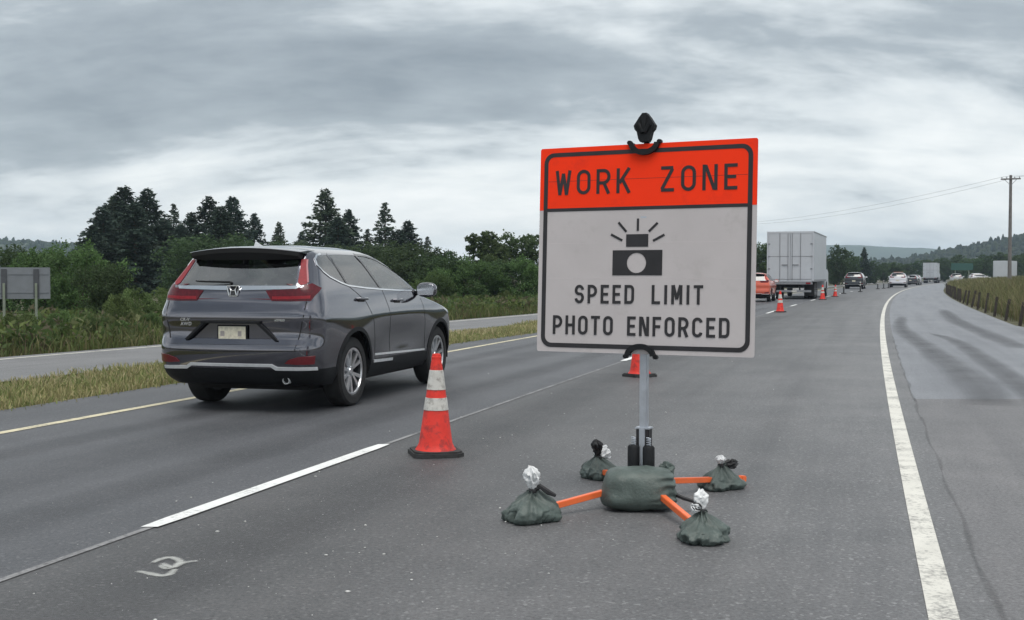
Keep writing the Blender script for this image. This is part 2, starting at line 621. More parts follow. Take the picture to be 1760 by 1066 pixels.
road = strip('road', YS, rx(YS, MEDN), rx(YS, 0.0), 0.0, 'asphalt_lane', nu=4, ua=-4.2)
tag(road, 'dark asphalt lane carrying the slow traffic', 'road', kind='structure')
lane2 = strip('closed_lane', YS, rx(YS, 0.0), rx(YS, EDGE + 0.22), 0.0, 'asphalt_old', nu=4)
tag(lane2, 'greyer worn asphalt of the closed right lane', 'road', kind='structure')
near = np.append(YS[YS < YB], YB)
far = np.append([YB], YS[YS > YB])
sh1 = strip('shoulder', near, rx(near, EDGE + 0.22), rx(near, PAVE + 2.5), 0.0, 'asphalt_shoulder', nu=3)
tag(sh1, 'brownish worn shoulder asphalt right of the white edge line', 'shoulder', kind='structure')
sh2 = strip('pale_shoulder', far, rx(far, EDGE + 0.22), rx(far, lambda y: PAVE + np.interp(y, [12, 24, 32], [2.2, 0.9, 0.0])), 0.0, 'asphalt_pale', nu=3)
tag(sh2, 'smooth pale blue-grey shoulder pavement beyond the resurfacing joint', 'shoulder', kind='structure')
opp = strip('opposite_road', YS, rx(YS, OPPF), rx(YS, MEDF), 0.0, 'asphalt_far', nu=3)
tag(opp, 'grey asphalt carriageway beyond the grass median', 'road', kind='structure')

# joints, patches and painted lines: children of the pavement they lie on


def mark(name, y0, y1, off, w, mat, parent, z=0.004, n=None, wob=0.0):
    ys = np.linspace(y0, y1, n or max(2, int((y1 - y0) / 1.0) + 2))
    dx = np.array([noise.noise(Vector((y * 0.9, off * 3.1, 5))) * wob for y in ys])
    ww = np.array([1 + noise.noise(Vector((y * 2.3, off, 1))) * (1.2 if wob else 0.0) for y in ys])
    return strip(name, ys, rx(ys, off) - w / 2 * ww + dx, rx(ys, off) + w / 2 * ww + dx, z, mat, parent)


mark('edge_line', 2.5, 400, EDGE, 0.125, 'paint_white_worn', lane2, n=260)
ysl = np.linspace(3, 300, 260)
strip('yellow_line', ysl, rx(ysl, -3.53), rx(ysl, -3.42), 0.004, 'paint_yellow_worn', road)
ysl = np.linspace(2.0, 200, 200)
strip('ghost_line', ysl, rx(ysl, -0.022), rx(ysl, 0.022), 0.004, 'paint_ghost', lane2)
for y0, y1 in ((6.28, 9.38), (18.6, 21.7), (30.7, 33.7), (42.1, 45.2), (52.0, 55.0), (63.6, 66.6), (75.5, 78.5), (87.5, 90.5), (99.5, 102.5)):
    ys = np.linspace(y0, y1, 14)
    e = np.where((ys > y0 + .02) & (ys < y1 - .02), 0.056, 0.046)
    strip('lane_dash', ys, rx(ys, 0.0) - e, rx(ys, 0.0) + e, 0.008, 'paint_white_fresh', lane2)
ysl = np.linspace(15, 300, 200)
strip('far_edge_line', ysl, rx(ysl, lambda y: OPPF(y) + 0.35), rx(ysl, lambda y: OPPF(y) + 0.47), 0.004, 'paint_white_worn', opp)

def ground_patch(name, pts, widths, mat, parent, z=0.004, fade=False):
    """a ribbon on the ground along pts with the given widths"""
    P = [Vector((p[0], p[1], 0)) for p in pts]
    mm = 8
    Q, Wd = [], []
    for i in range(len(P) - 1):
        p0, p1, p2, p3 = P[max(i - 1, 0)], P[i], P[i + 1], P[min(i + 2, len(P) - 1)]
        for k in range(mm if i < len(P) - 2 else mm + 1):
            t = k / mm
            Q.append(0.5 * ((2 * p1) + (p2 - p0) * t + (2 * p0 - 5 * p1 + 4 * p2 - p3) * t * t + (3 * p1 - p0 - 3 * p2 + p3) * t ** 3))
            Wd.append(widths[i] * (1 - t) + widths[i + 1] * t)
    V, F, C = [], [], []
    nc = 5 if fade else 2
    for i, q in enumerate(Q):
        d = (Q[min(i + 1, len(Q) - 1)] - Q[max(i - 1, 0)]).normalized()
        nrm = Vector((d.y, -d.x, 0))
        ja = 1 + 0.25 * noise.noise(Vector((i * 0.7, z * 900, len(pts))))
        end = min(1, .3 + i / 4, .3 + (len(Q) - 1 - i) / 3) if fade else 1
        for k in range(nc):
            u = -1 + 2 * k / (nc - 1)
            V.append((q + nrm * Wd[i] * 0.5 * ja * u)[:2] + (z,))
            C.append([(1 - u * u) * end] * 3)
    F = [(nc * i + k, nc * i + k + 1, nc * i + nc + k + 1, nc * i + nc + k) for i in range(len(Q) - 1) for k in range(nc - 1)]
    return link(bpy.data.objects.new(name, np_mesh(name, np.array(V), np.array(F), MATS[mat], np.array(C))), parent)


# soft tar joint between lane and shoulder, in broken lengths
for y0_, y1_ in ((3.0, 13.0), (12.6, 26.0)):
    yy_ = np.linspace(y0_, y1_, 21)
    ground_patch('tar_joint', [(float(road_x(v, EDGE + .22 + .012 * math.sin(v * 3.1))), v) for v in yy_], [.036 + .020 * math.sin(v * 5.3) + .012 * math.sin(v * 13.1) for v in yy_], 'tar_film', lane2, fade=True)
# dark tyre tracks on the pale pavement
ground_patch('tyre_track', [(13.1, 39), (10.2, 30.5), (8.0, 22.5), (6.1, 15.5), (5.05, 12.2)], [0.35, 0.5, 0.55, 0.62, 0.6], 'rubber_mark', sh2, fade=True)
ground_patch('tyre_track', [(9.9, 27.4), (9.3, 24.4), (7.6, 18.6), (5.65, 12.2)], [0.2, 0.4, 0.48, 0.5], 'rubber_mark', sh2, 0.008, fade=True)
ground_patch('tyre_track', [(17.4, 47), (13.7, 36), (11.4, 28.2), (9.6, 21.8)], [0.5, 0.65, 0.65, 0.55], 'rubber_mark', sh2, 0.006, fade=True)
# long darker drip and wear bands in the lanes
for off_, w_, y0_, y1_, par, z_ in ((-1.75, .9, 3, 60, road, .004), (-2.6, .5, 6, 70, road, .006), (-.75, .55, 5, 50, road, .008), (.60, .9, 3, 40, lane2, .0035)):
    yy_ = np.linspace(y0_, y1_, 9)
    ground_patch('wear_band', [(float(road_x(v, off_ + .06 * math.sin(v))), v) for v in yy_], [w_] * 9, 'oil_film', par, z_, fade=True)
# sprayed survey squiggle in the closed lane
SQ = [[(-1.74, 5.35), (-1.67, 5.31), (-1.61, 5.27), (-1.57, 5.29), (-1.57, 5.39)], [(-1.71, 5.49), (-1.69, 5.57), (-1.65, 5.6), (-1.59, 5.53), (-1.58, 5.45), (-1.61, 5.39), (-1.66, 5.46)], [(-1.66, 5.48), (-1.59, 5.41), (-1.56, 5.49), (-1.5, 5.53)]]
for i, s_ in enumerate(SQ):
    ground_patch('survey_mark', s_, [0.036] + [0.052] * (len(s_) - 2) + [0.036], 'chalk_film', lane2, 0.004 + 0.002 * i, fade=True)


def pebble_stuff():
    base = MB()
    bm = bmesh.new()
    bmesh.ops.create_icosphere(bm, subdivisions=1, radius=1)
    bm.verts.index_update()
    bv = np.array([v.co[:] for v in bm.verts])
    bf = np.array([[v.index for v in f_.verts] for f_ in bm.faces])
    bm.free()
    V, F = [], []
    k = 0
    for i in range(380):
        if i < 300:
            y = 4.2 + RNG.gamma(2.0, 2.0)
            off = 1.0 + RNG.normal(0.15, 0.75)
        else:
            y = 4 + 22 * RNG.random()
            off = RNG.uniform(-3.2, 7)
        x = float(road_x(y, off))
        r = 0.0022 + 0.0080 * RNG.random() ** 6
        sc = np.array([RNG.uniform(.7, 1.4), RNG.uniform(.7, 1.4), RNG.uniform(.4, .8)]) * r
        V.append(bv * sc * (1 + RNG.normal(0, .12, bv.shape)) + [x, y, sc[2] * 0.7])
        F.append(bf + k)
        k += len(bv)
    me = np_mesh('gravel', np.vstack(V), np.vstack(F), MATS['pebble'])
    tag(link(bpy.data.objects.new('gravel', me)), 'loose pale grit scattered over the asphalt', 'gravel', kind='stuff')


pebble_stuff()

# ------------------------------------------------------------------ hills


def hill(name, label, xs, hs, y0, depth, seed, mat='hill_ground'):
    ny = 26
    X = np.linspace(xs[0], xs[-1], 150)
    H = np.interp(X, xs, hs)
    V, F = [], []
    for j in range(ny):
        t = j / (ny - 1)
        prof = math.sin(min(1, t * 1.35) * PI / 2) if t < 0.75 else math.cos((t - 0.75) / 0.25 * PI / 2)
        for i, x in enumerate(X):
            n = noise.fractal(Vector((x * 0.012, t * 5, seed)), 1.0, 2.0, 4)
            V.append((x, y0 + depth * t, -0.5 + H[i] * prof * (1 + 0.05 * n)))
    for j in range(ny - 1):
        for i in range(149):
            a = j * 150 + i
            F.append((a, a + 1, a + 151, a + 150))
    o = link(bpy.data.objects.new(name, np_mesh(name, np.array(V), np.array(F), MATS[mat], smooth=True)))
    return tag(o, label, 'hill', kind='structure')


hill('right_hill', 'wooded hill rising on the right behind the pole', [120, 200, 262, 300, 352, 420, 520, 700, 950], [0.4, 4, 9, 13, 23, 36, 48, 55, 30], 640, 330, 1)
hill('left_hill', 'low wooded hill behind the trees on the left', [-1100, -700, -470, -380, -300, -150, 100, 300], [30, 38, 33, 28, 26, 20, 10, 2], 820, 380, 2)
hill('far_ridge', 'long blue hazy ridge on the horizon', [100, 420, 640, 760, 850, 960, 1060, 1300, 1900], [25, 62, 70, 73, 72, 66, 56, 45, 40], 2500, 320, 3)


def forest_stuff(name, label, n, fx, hfun, seed, size=(3.2, 6.0)):
    rg = np.random.default_rng(seed)
    bm = bmesh.new()
    bmesh.ops.create_icosphere(bm, subdivisions=2, radius=1)
    bm.verts.index_update()
    bv = np.array([v.co[:] for v in bm.verts])
    bf = np.array([[v.index for v in f_.verts] for f_ in bm.faces])
    bm.free()
    V, F, C = [], [], []
    k = 0
    for i in range(n):
        x, y = fx(rg)
        z = hfun(x, y)
        r = rg.uniform(*size)
        con = rg.random() < 0.25
        sc = np.array([r * (.55 if con else 1), r * (.55 if con else 1), r * (1.5 if con else rg.uniform(.8, 1.15))])
        b = bv * (1 + rg.normal(0, .17, (len(bv), 1)))
        V.append(b * sc + [x, y, z + sc[2] * 0.4])
        col = np.array([0.034, 0.052, 0.022]) * rg.uniform(.55, 1.5) * ([0.7, 0.8, 0.9] if con else [1, 1, 1])
        C.append(np.tile(col, (len(bv), 1)))
        F.append(bf + k)
        k += len(bv)
    me = np_mesh(name, np.vstack(V), np.vstack(F), MATS['leaf'], np.vstack(C))
    return tag(link(bpy.data.objects.new(name, me)), label, 'forest', kind='stuff')


def hr(x, y):
    t = (y - 640) / 330
    return np.interp(x, [120, 200, 262, 300, 352, 420, 520, 700, 950], [0.4, 4, 9, 13, 23, 36, 48, 55, 30]) * math.sin(min(1, t * 1.35) * PI / 2) - 1


def hl(x, y):
    t = (y - 820) / 380
    return np.interp(x, [-1100, -700, -470, -380, -300, -150, 100, 300], [30, 38, 33, 28, 26, 20, 10, 2]) * math.sin(min(1, t * 1.35) * PI / 2) - 1


forest_stuff('hillside_forest', 'mixed forest covering the right hill', 4200, lambda g_: (g_.uniform(140, 560), 640 + 250 * g_.random()), hr, 5, (1.6, 3.2))
forest_stuff('hillside_forest', 'mixed forest covering the left hill', 1800, lambda g_: (g_.uniform(-640, -160), 820 + 285 * g_.random()), hl, 6, (1.8, 3.3))

# ------------------------------------------------------------------ vegetation


def unit(v):
    return v / np.maximum(1e-9, np.linalg.norm(v, axis=1, keepdims=True))


def leaf_cards(P, L, W, rg, D=None, jitter=1.0):
    """diamond leaf faces at P; D optional main direction"""
    n = len(P)
    a = unit(rg.normal(size=(n, 3)) * jitter + (D if D is not None else 0))
    b = unit(np.cross(a, rg.normal(size=(n, 3))))
    L = np.broadcast_to(L, n)[:, None]
    W = np.broadcast_to(W, n)[:, None]
    V = np.stack([P - a * L * .5, P + b * W * .5, P + a * L * .5, P - b * W * .5], 1).reshape(-1, 3)
    F = np.arange(4 * n).reshape(n, 4)
    return V, F


def conifer_meshes(name, H, Rb, seed, dens=1.0, gap=0.0, base=(0.039, 0.062, 0.047), start=0.06):
    rg = np.random.default_rng(seed)
    tr = MB().tube([(0, 0, -.1), (rg.normal(0, .04), 0, H * .5), (0, rg.normal(0, .04), H * .98)], [H * .017, H * .011, .012], 7)
    P, D, S = [], [], []
    z = H * start
    limb = MB()
    while z < H * 0.985:
        t = z / H
        L0 = Rb * (1 - t) ** 0.85 * min(1.0, 0.65 + 2.2 * t) + 0.10
        nb = int(rg.integers(5, 8))
        a0 = rg.uniform(0, 2 * PI)
        for b in range(nb):
            if rg.random() < gap:
                continue
            an = a0 + 2 * PI * b / nb + rg.normal(0, .25)
            L = L0 * rg.uniform(.6, 1.2)
            droop = rg.uniform(-.30, .05) * (1 - t) + .25 * t
            d = np.array([math.cos(an), math.sin(an), droop])
            e = np.array([0, 0, z]) + d * L
            limb.tube([(0, 0, z), tuple(e)], [0.022 * (1 - t) + .006, .004], 4, False)
            m = max(3, int(L / 0.10 * dens))
            s = rg.uniform(.12, 1.02, m) ** .8
            pts = np.array([0, 0, z]) + d * (L * s)[:, None]
            pts[:, 2] -= 0.10 * L * s * s
            side = np.array([-math.sin(an), math.cos(an), 0])
            wv = (rg.uniform(-1, 1, m) * .34 * L * (1.05 - s) + rg.normal(0, .05, m))[:, None]
            pts = pts + side * wv
            pts[:, 2] += rg.normal(0, .05, m) - .04
            P.append(pts)
            D.append(np.tile(d, (m, 1)) + side * np.sign(wv) * .6)
            S.append(np.full(m, .28 + .20 * (1 - t)))
        z += (0.17 + 0.17 * (1 - t)) * (H / 9) ** .5
    P, D, S = np.vstack(P), np.vstack(D), np.concatenate(S)
    V, F = leaf_cards(P, S * rg.uniform(.7, 1.35, len(S)), S * .42, rg, D, .55)
    V2, F2 = leaf_cards(P + rg.normal(0, .07, P.shape), S * .8, S * .36, rg, D, .9)
    cl = np.array([noise.noise(Vector(p * 0.9)) for p in P])
    c = np.array(base) * (1 + .5 * cl + rg.normal(0, .16, len(P)))[:, None]
    c = np.clip(c, .006, 1)
    V = np.vstack([V, V2])
    F = np.vstack([F, F2 + 4 * len(P)])
    C = np.repeat(np.vstack([c, c * 1.08]), 4, 0)
    tr.add(limb.v, limb.f)
    return (tr.mesh(name + '_trunk', MATS['bark'], True), np_mesh(name + '_crown', V, F, MATS['needle'], C))


def broad_meshes(name, H, Rb, seed, leaf=.16, n=9000, base=(0.050, 0.085, 0.030), trunk=0.3, lobes=16, low=0.0, tex='bark'):
    """trunk with limbs running into leaf lobes"""
    rg = np.random.default_rng(seed)
    mb = MB()
    th = H * trunk
    mb.tube([(0, 0, -.1), (rg.normal(0, .05), rg.normal(0, .05), th * .6), (rg.normal(0, .1), rg.normal(0, .1), th)], [H * .024, H * .018, H * .014], 8)
    P, C = [], []
    per = n // lobes
    for k in range(lobes):
        u = (k + .5) / lobes
        zc = low * H + (H * .92 - low * H) * (u ** .85)
        rr = Rb * math.sqrt(max(.05, 1 - ((zc / H - .52) / .56) ** 2)) * rg.uniform(.25, .85)
        an = k * 2.4 + rg.normal(0, .4)
        c0 = np.array([rr * math.cos(an), rr * math.sin(an), zc])
        lr = Rb * rg.uniform(.28, .50)
        mb.tube([(0, 0, min(th, zc) * .9), tuple(c0 * .55 + np.array([0, 0, zc * .02])), tuple(c0)], [H * .010, H * .006, .006], 5, False)
        q = unit(rg.normal(size=(per, 3))) * (rg.random(per) ** .42)[:, None] * lr
        q[:, 2] *= rg.uniform(.7, .95)
        # twigs: leaves gather in small clumps
        kn = max(6, per // 22)
        cen = unit(rg.normal(size=(kn, 3))) * (rg.random(kn) ** .35)[:, None] * lr * 1.05
        q = cen[rg.integers(0, kn, per)] * np.array([1, 1, .85]) + rg.normal(0, lr * .12, (per, 3))
        pts = c0 + q
        cb = np.array(base) * rg.uniform(.72, 1.3)
        P.append(pts)
        C.append(cb * (1 + rg.normal(0, .2, per))[:, None])
    P, C = np.vstack(P), np.clip(np.vstack(C), .006, 1)
    ok = P[:, 2] > 0.03
    P, C = P[ok], C[ok]
    s = leaf * rg.uniform(.6, 1.35, len(P))
    V, F = leaf_cards(P, s, s * .62, rg)
    return (mb.mesh(name + '_trunk', MATS[tex], True), np_mesh(name + '_crown', V, F, MATS['leaf'], np.repeat(C, 4, 0)))


def plant(name, cat, meshes, label, px_, Y, H, sc_w=1.0, group=None, H0=1.0, rz=None, z=-0.05):
    x = (px_ - 880) / 2000 * Y
    t = thing(name, label, cat, (x, Y, z), rz if rz is not None else random.uniform(0, 6.28), group)
    s = H / H0
    t.scale = (s * sc_w, s * sc_w, s)
    for me, nm in zip(meshes, ('trunk', 'crown')):
        link(bpy.data.objects.new(nm, me), t)
    return t


SPR = [conifer_meshes('spruce', 9, 3.3, 21, 1.7), conifer_meshes('spruce', 9, 3.1, 22, 1.6, .05), conifer_meshes('spruce', 9, 2.7, 23, 1.6, .04)]
LAR = [conifer_meshes('larch', 9, 3.0, 31, 1.5, .10, (0.066, 0.092, 0.058)), conifer_meshes('larch', 9, 2.3, 32, 1.25, .12, (0.058, 0.080, 0.056))]


def topH(y, Y):
    return CAM_H + 0.05 + (474 - y) / 2000 * Y


GC = 'conifers beyond the opposite road'
for px_, ty, Y, kind, w, lab in (
        (178, 352, 86, SPR[1], 1.15, 'dark spruce at the left edge of the tall conifer clump'),
        (214, 318, 92, SPR[0], 1.2, 'tallest broad dark spruce left of the car roof'),
        (254, 321, 90, SPR[2], 1.15, 'tall dark spruce beside the tallest one, pointed top'),
        (196, 336, 97, LAR[0], 1.0, 'open light-topped conifer in the left part of the tall clump'),
        (232, 345, 84, SPR[1], 1.25, 'broad dark spruce filling the front of the tall clump'),
        (160, 385, 82, SPR[0], 1.2, 'low dark spruce at the outer foot of the tall clump'),
        (284, 372, 94, SPR[1], 1.25, 'shorter dark spruce filling the gap right of the two tallest'),
        (300, 348, 101, LAR[1], .8, 'thin spire-like conifer just right of the tall dark clump'),
        (330, 362, 98, SPR[2], 1.15, 'dark conifer above the left corner of the car rear window'),
        (360, 334, 97, SPR[1], .95, 'tall conifer above the left half of the car roof'),
        (380, 352, 92, SPR[1], 1.1, 'dark conifer wedged between the two tall ones over the roof'),
        (312, 385, 90, SPR[0], 1.2, 'low dark conifer over the left tail lamp'),
        (400, 335, 101, SPR[0], .95, 'rounded tall conifer right of the tall conifer over the roof'),
        (438, 364, 105, SPR[2], .85, 'narrow pointed conifer above the roof antenna'),
        (480, 379, 110, LAR[0], .75, 'small pale sparse conifer above the middle of the car roof'),
        (520, 398, 107, SPR[1], .9, 'low conifer between the sparse one and the big larch'),
        (560, 321, 98, LAR[0], 1.05, 'big open larch with sky between its boughs above the roof end'),
        (582, 370, 95, SPR[1], 1.1, 'low dark conifer at the foot of the big larch'),
        (685, 392, 99, SPR[1], 1.2, 'low dark conifer left of the bushy one over the mirror'),
        (600, 357, 100, SPR[2], 1.0, 'dark conifer hugging the right side of the big larch'),
        (632, 392, 103, LAR[1], 1.0, 'low ragged conifer above the windscreen pillar'),
        (662, 346, 106, LAR[1], .95, 'slim open conifer with a bushy top above the front door window'),
        (702, 377, 104, SPR[0], 1.0, 'bushy dark conifer above the door mirror'),
        (735, 405, 108, LAR[1], .8, 'last small spindly conifer at the right end of the row')):
    plant('conifer_tree', 'tree', kind, lab, px_, Y, topH(ty, Y), w * 1.28, GC, 9.0)

BRD = [broad_meshes('broadleaf', 6, 2.2, 41, .21, 9000, (0.080, 0.128, 0.048), .45, 16, .36, 'bark_grey'),
       broad_meshes('broadleaf', 6, 2.3, 42, .21, 9000, (0.070, 0.115, 0.046), .4, 15, .28),
       broad_meshes('broadleaf', 6, 2.4, 43, .22, 9500, (0.060, 0.100, 0.042), .3, 17, .06)]
SHR = [broad_meshes('shrub', 3, 1.9, 51, .115, 13000, (0.090, 0.142, 0.050), .2, 18, .04),
       broad_meshes('shrub', 3, 1.8, 52, .115, 12000, (0.110, 0.158, 0.056), .2, 16, .04),
       broad_meshes('shrub', 3, 2.0, 53, .12, 12000, (0.058, 0.098, 0.042), .2, 17, .03)]
GB = 'broadleaf trees beyond the opposite road'
for px_, ty, Y, kind, w, lab in (
        (842, 400, 72, BRD[0], 1.15, 'crowned leafy tree with sky below its crown, left of the sign'),
        (898, 402, 75, BRD[1], 1.2, 'wide leafy tree whose crown touches the sign edge'),
        (955, 412, 78, BRD[0], 1.0, 'leafy tree mostly hidden behind the sign'),
        (770, 436, 66, BRD[2], 1.1, 'low dark leafy tree in front of the last spindly conifer'),
        (1312, 418, 118, BRD[1], .9, 'leafy tree showing between the sign and the box truck')):
    plant('leafy_tree', 'tree', kind, lab, px_, Y, topH(ty, Y), w, GB, 6.0)
GS = 'roadside shrubs'
for px_, ty, Y, kind, w, lab in (
        (12, 432, 44, SHR[2], 1.0, 'dark shrub above the left sign back'),
        (75, 428, 41, SHR[0], 1.0, 'green shrub directly behind the sign back'),
        (138, 430, 36, SHR[0], .95, 'large rounded green shrub right of the sign back'),
        (185, 462, 33, SHR[2], .9, 'dark shrub overlapping the foot of the tall spruces'),
        (236, 498, 30, SHR[1], 1.0, 'low bright shrub left of the car tail lamp'),
        (205, 508, 27, SHR[1], .8, 'small bright bush in front of the large rounded shrub'),
        (290, 496, 33, SHR[1], 1.1, 'bush half hidden by the car rear corner'),
        (345, 412, 74, SHR[2], 1.4, 'dark undergrowth seen through the car rear window'),
        (440, 420, 76, SHR[2], 1.4, 'dark undergrowth hidden by the middle of the car'),
        (540, 425, 78, SHR[2], 1.5, 'dark undergrowth hidden by the car rear door'),
        (640, 424, 78, SHR[2], 1.4, 'dark undergrowth seen above the car bonnet'),
        (718, 428, 70, SHR[2], 1.3, 'tall dark shrub above the car mirror'),
        (765, 446, 56, SHR[2], 1.2, 'dark shrub right beside the car front wing'),
        (805, 448, 55, SHR[0], 1.1, 'green shrub a little right of the car front wing'),
        (850, 452, 57, SHR[2], 1.1, 'shrub below the crowned leafy tree'),
        (900, 448, 56, SHR[0], 1.2, 'shrub at the left edge of the sign'),
        (960, 445, 58, SHR[0], 1.2, 'shrub behind the left part of the sign'),
        (100, 535, 25.0, SHR[1], 1.1, 'low green bush between the sign back and the far road'),
        (160, 545, 24.5, SHR[0], 1.2, 'low rounded bush at the far road edge left of the car'),
        (35, 540, 24.0, SHR[1], 1.1, 'low leafy bush at the foot of the sign back posts'),
        (262, 540, 26.5, SHR[0], 1.1, 'low bush just left of the car tail at the far road'),
        (215, 552, 25.2, SHR[1], 1.3, 'spreading low bush between the two low green ones'),
        (820, 508, 47, SHR[1], 1.1, 'low green bush at the far road edge right of the car'),
        (868, 500, 50, SHR[1], .75, 'small bright yellow-green bush at the far road edge'),
        (745, 470, 50, SHR[0], .9, 'shrub peeking past the car bonnet')):
    plant('shrub', 'shrub', kind, lab, px_, Y, topH(ty, Y), w, GS, 3.0)
FT = 'far roadside trees'
plant('leafy_tree', 'tree', BRD[2], 'dark rounded tree just right of the box truck', 1440, 165, topH(424, 165), .9, FT, 6.0)
plant('conifer_tree', 'tree', SPR[0], 'dark pointed tree standing alone before the blue ridge', 1485, 185, topH(424, 185), .8, FT, 9.0)
plant('leafy_tree', 'tree', BRD[1], 'low tree between the box truck and the pointed tree', 1463, 180, topH(440, 180), 1.1, FT, 6.0)
k = 0
for px_, ty, Y in ((1428, 448, 190), (1448, 452, 210), (1500, 450, 215), (1518, 453, 230), (1538, 451, 225), (1557, 455, 245), (1575, 450, 260), (1598, 446, 262),
                   (1622, 445, 265), (1645, 440, 270), (1668, 444, 255), (1690, 440, 262), (1715, 436, 270), (1742, 438, 265), (1768, 434, 270), (1412, 446, 185), (1395, 440, 175),
                   (1340, 430, 150), (1365, 436, 160)):
    plant('leafy_tree', 'tree', (BRD[2], BRD[1], BRD[2])[k % 3], 'low green tree in the far row behind the distant vehicles', px_, Y, topH(ty, Y), 1.35, 'far tree row behind the distant vehicles', 6.0)
    k += 1


def blades(name, label, n, sampler, hfun, cols, seed, wid=(.006, .014), lean=.35, seedhead=0.0, kindcat='grass'):
    """tapering bent grass blades, 2 faces each"""
    rg = np.random.default_rng(seed)
    P = sampler(rg, n)
    n = len(P)
    Hh = hfun(P, rg)
    an = rg.uniform(0, 2 * PI, n)
    d = np.stack([np.cos(an), np.sin(an), np.zeros(n)], 1)
    s = np.stack([-np.sin(an + rg.normal(0, .6, n)), np.cos(an), np.zeros(n)], 1)
    w = rg.uniform(wid[0], wid[1], n)[:, None] * (1 + (P[:, 1:2] / 26))
    ln = (rg.random(n) ** 1.3 * lean)[:, None] * Hh[:, None]
    up = np.array([0, 0, 1.0])
    m = P + d * ln * .30 + up * (Hh * .58)[:, None]
    tip = P + d * ln + up * Hh[:, None]
    V = np.stack([P - s * w, P + s * w, m - s * w * .8, m + s * w * .8, tip - s * w * .25, tip + s * w * .25], 1).reshape(-1, 3)
    b = np.arange(n)[:, None] * 6
    F = np.concatenate([b + [0, 1, 3, 2], b + [2, 3, 5, 4]])
    cols = np.array(cols)
    pn = np.array([noise.noise(Vector((p[0] * .55, p[1] * .35, seed))) for p in P])
    ix = np.clip(((pn * .9 + .5 + rg.normal(0, .24, n)) * len(cols)).astype(int), 0, len(cols) - 1)
    c = cols[ix] * (1 + rg.normal(0, .15, (n, 1)))
    C = np.repeat(np.clip(c, .01, 1), 6, 0)
    me = np_mesh(name, V, F, MATS['grass'], C)
    return tag(link(bpy.data.objects.new(name, me)), label, kindcat, kind='stuff')


def band(o0, o1, ya, yb, z=-0.05, pw=1.6, zf=None):
    def f(rg, n):
        y = ya + (yb - ya) * rg.random(n) ** pw
        t = rg.random(n)
        a = np.array([o0(v) for v in y])
        b = np.array([o1(v) for v in y])
        off = a + (b - a) * t + rg.normal(0, .10, n)
        x = road_x(y, off)
        zz_ = np.full(n, z) if zf is None else zf(off)
        return np.column_stack([x, y, zz_])
    return f


STRAW = [(.46, .43, .22), (.36, .36, .16), (.24, .29, .11), (.36, .34, .16), (.19, .25, .09), (.50, .46, .26)]
blades('median_grass', 'dry yellow-green grass strip between the two carriageways', 90000, band(MEDF, MEDN, 8.5, 70),
       lambda P, rg: rg.uniform(.04, .16, len(P)) * (1 + .5 * np.array([noise.noise(Vector((p[0] * .8, p[1] * .5, 9))) for p in P])) * .9, STRAW, 61, (.0035, .0075), .9)
VERGE = [(.13, .17, .06), (.11, .16, .05), (.20, .20, .09), (.09, .14, .045), (.15, .17, .07), (.15, .13, .08)]
blades('verge_weeds', 'tall weeds along the far edge of the opposite road', 80000,
       band(lambda y: OPPF(y) - np.interp(y, [15, 25, 60], [5.0, 5.0, 4]), lambda y: OPPF(y) - .15, 15, 95, pw=1.4),
       lambda P, rg: (.08 + .30 * rg.random(len(P)) ** 2.2) * (1.0 + .8 * np.array([noise.noise(Vector((p[0] * .5, p[1] * .3, 2))) for p in P])), VERGE, 62, (.004, .009), .9)


def weed_clumps(name, label, n, sampler, seed, hmax, cols, leaf=.07, per=26):
    rg = np.random.default_rng(seed)
    P = sampler(rg, n)
    H = hmax * (.35 + .65 * rg.random(n) ** 1.5)
    k = np.repeat(np.arange(n), per)
    t = rg.random(n * per) ** .7
    q = P[k] + np.column_stack([rg.normal(0, .16, n * per), rg.normal(0, .16, n * per), H[k] * t])
    s = leaf * rg.uniform(.6, 1.6, n * per) * (1 + q[:, 1] / 60)
    V, F = leaf_cards(q, s * 1.5, s * .6, rg, np.array([[0, 0, .8]]), .8)
    c = np.array(cols)[rg.integers(0, len(cols), n)][k] * (1 + rg.normal(0, .18, (n * per, 1)))
    me = np_mesh(name, V, F, MATS['leaf'], np.repeat(np.clip(c, .01, 1), 4, 0))
    return tag(link(bpy.data.objects.new(name, me)), label, 'weeds', kind='stuff')


weed_clumps('leafy_weeds', 'leafy weeds and brambles between the opposite road and the shrubs', 2600,
            band(lambda y: OPPF(y) - np.interp(y, [15, 25, 60], [12, 11, 7]), lambda y: OPPF(y) - .9, 17, 80, pw=1.3), 71, .62,
            [(.09, .14, .045), (.12, .16, .05), (.14, .16, .07), (.075, .12, .04), (.13, .12, .07)])
bank_z = lambda off: np.interp(off, [PAVE, PAVE + .6, PAVE + 3.5, PAVE + 9, PAVE + 60], [-.06, 0.02, .34, .55, .50])
yb = np.concatenate([np.arange(18, 60, 2.0), np.arange(60, 330, 8.0)])
ob = [0, .3, .6, 1.5, 2.5, 3.5, 6, 9, 20, 60]
bv = [(float(road_x(y, PAVE + o)), y, float(bank_z(PAVE + o)) + .05 * noise.noise(Vector((y * .3, o, 0))) * (o > .5)) for y in yb for o in ob]
nb_ = len(ob)
bf = [(j * nb_ + i, j * nb_ + i + 1, (j + 1) * nb_ + i + 1, (j + 1) * nb_ + i) for j in range(len(yb) - 1) for i in range(nb_ - 1)]
tag(MB().add(bv, bf).build('grass_bank', MATS['soil'], smooth=True), 'low grassy bank rising from the shoulder on the right', 'bank', kind='structure')
BANK = [(.165, .155, .075), (.13, .14, .06), (.19, .17, .09), (.105, .12, .05), (.16, .13, .08), (.21, .185, .10)]
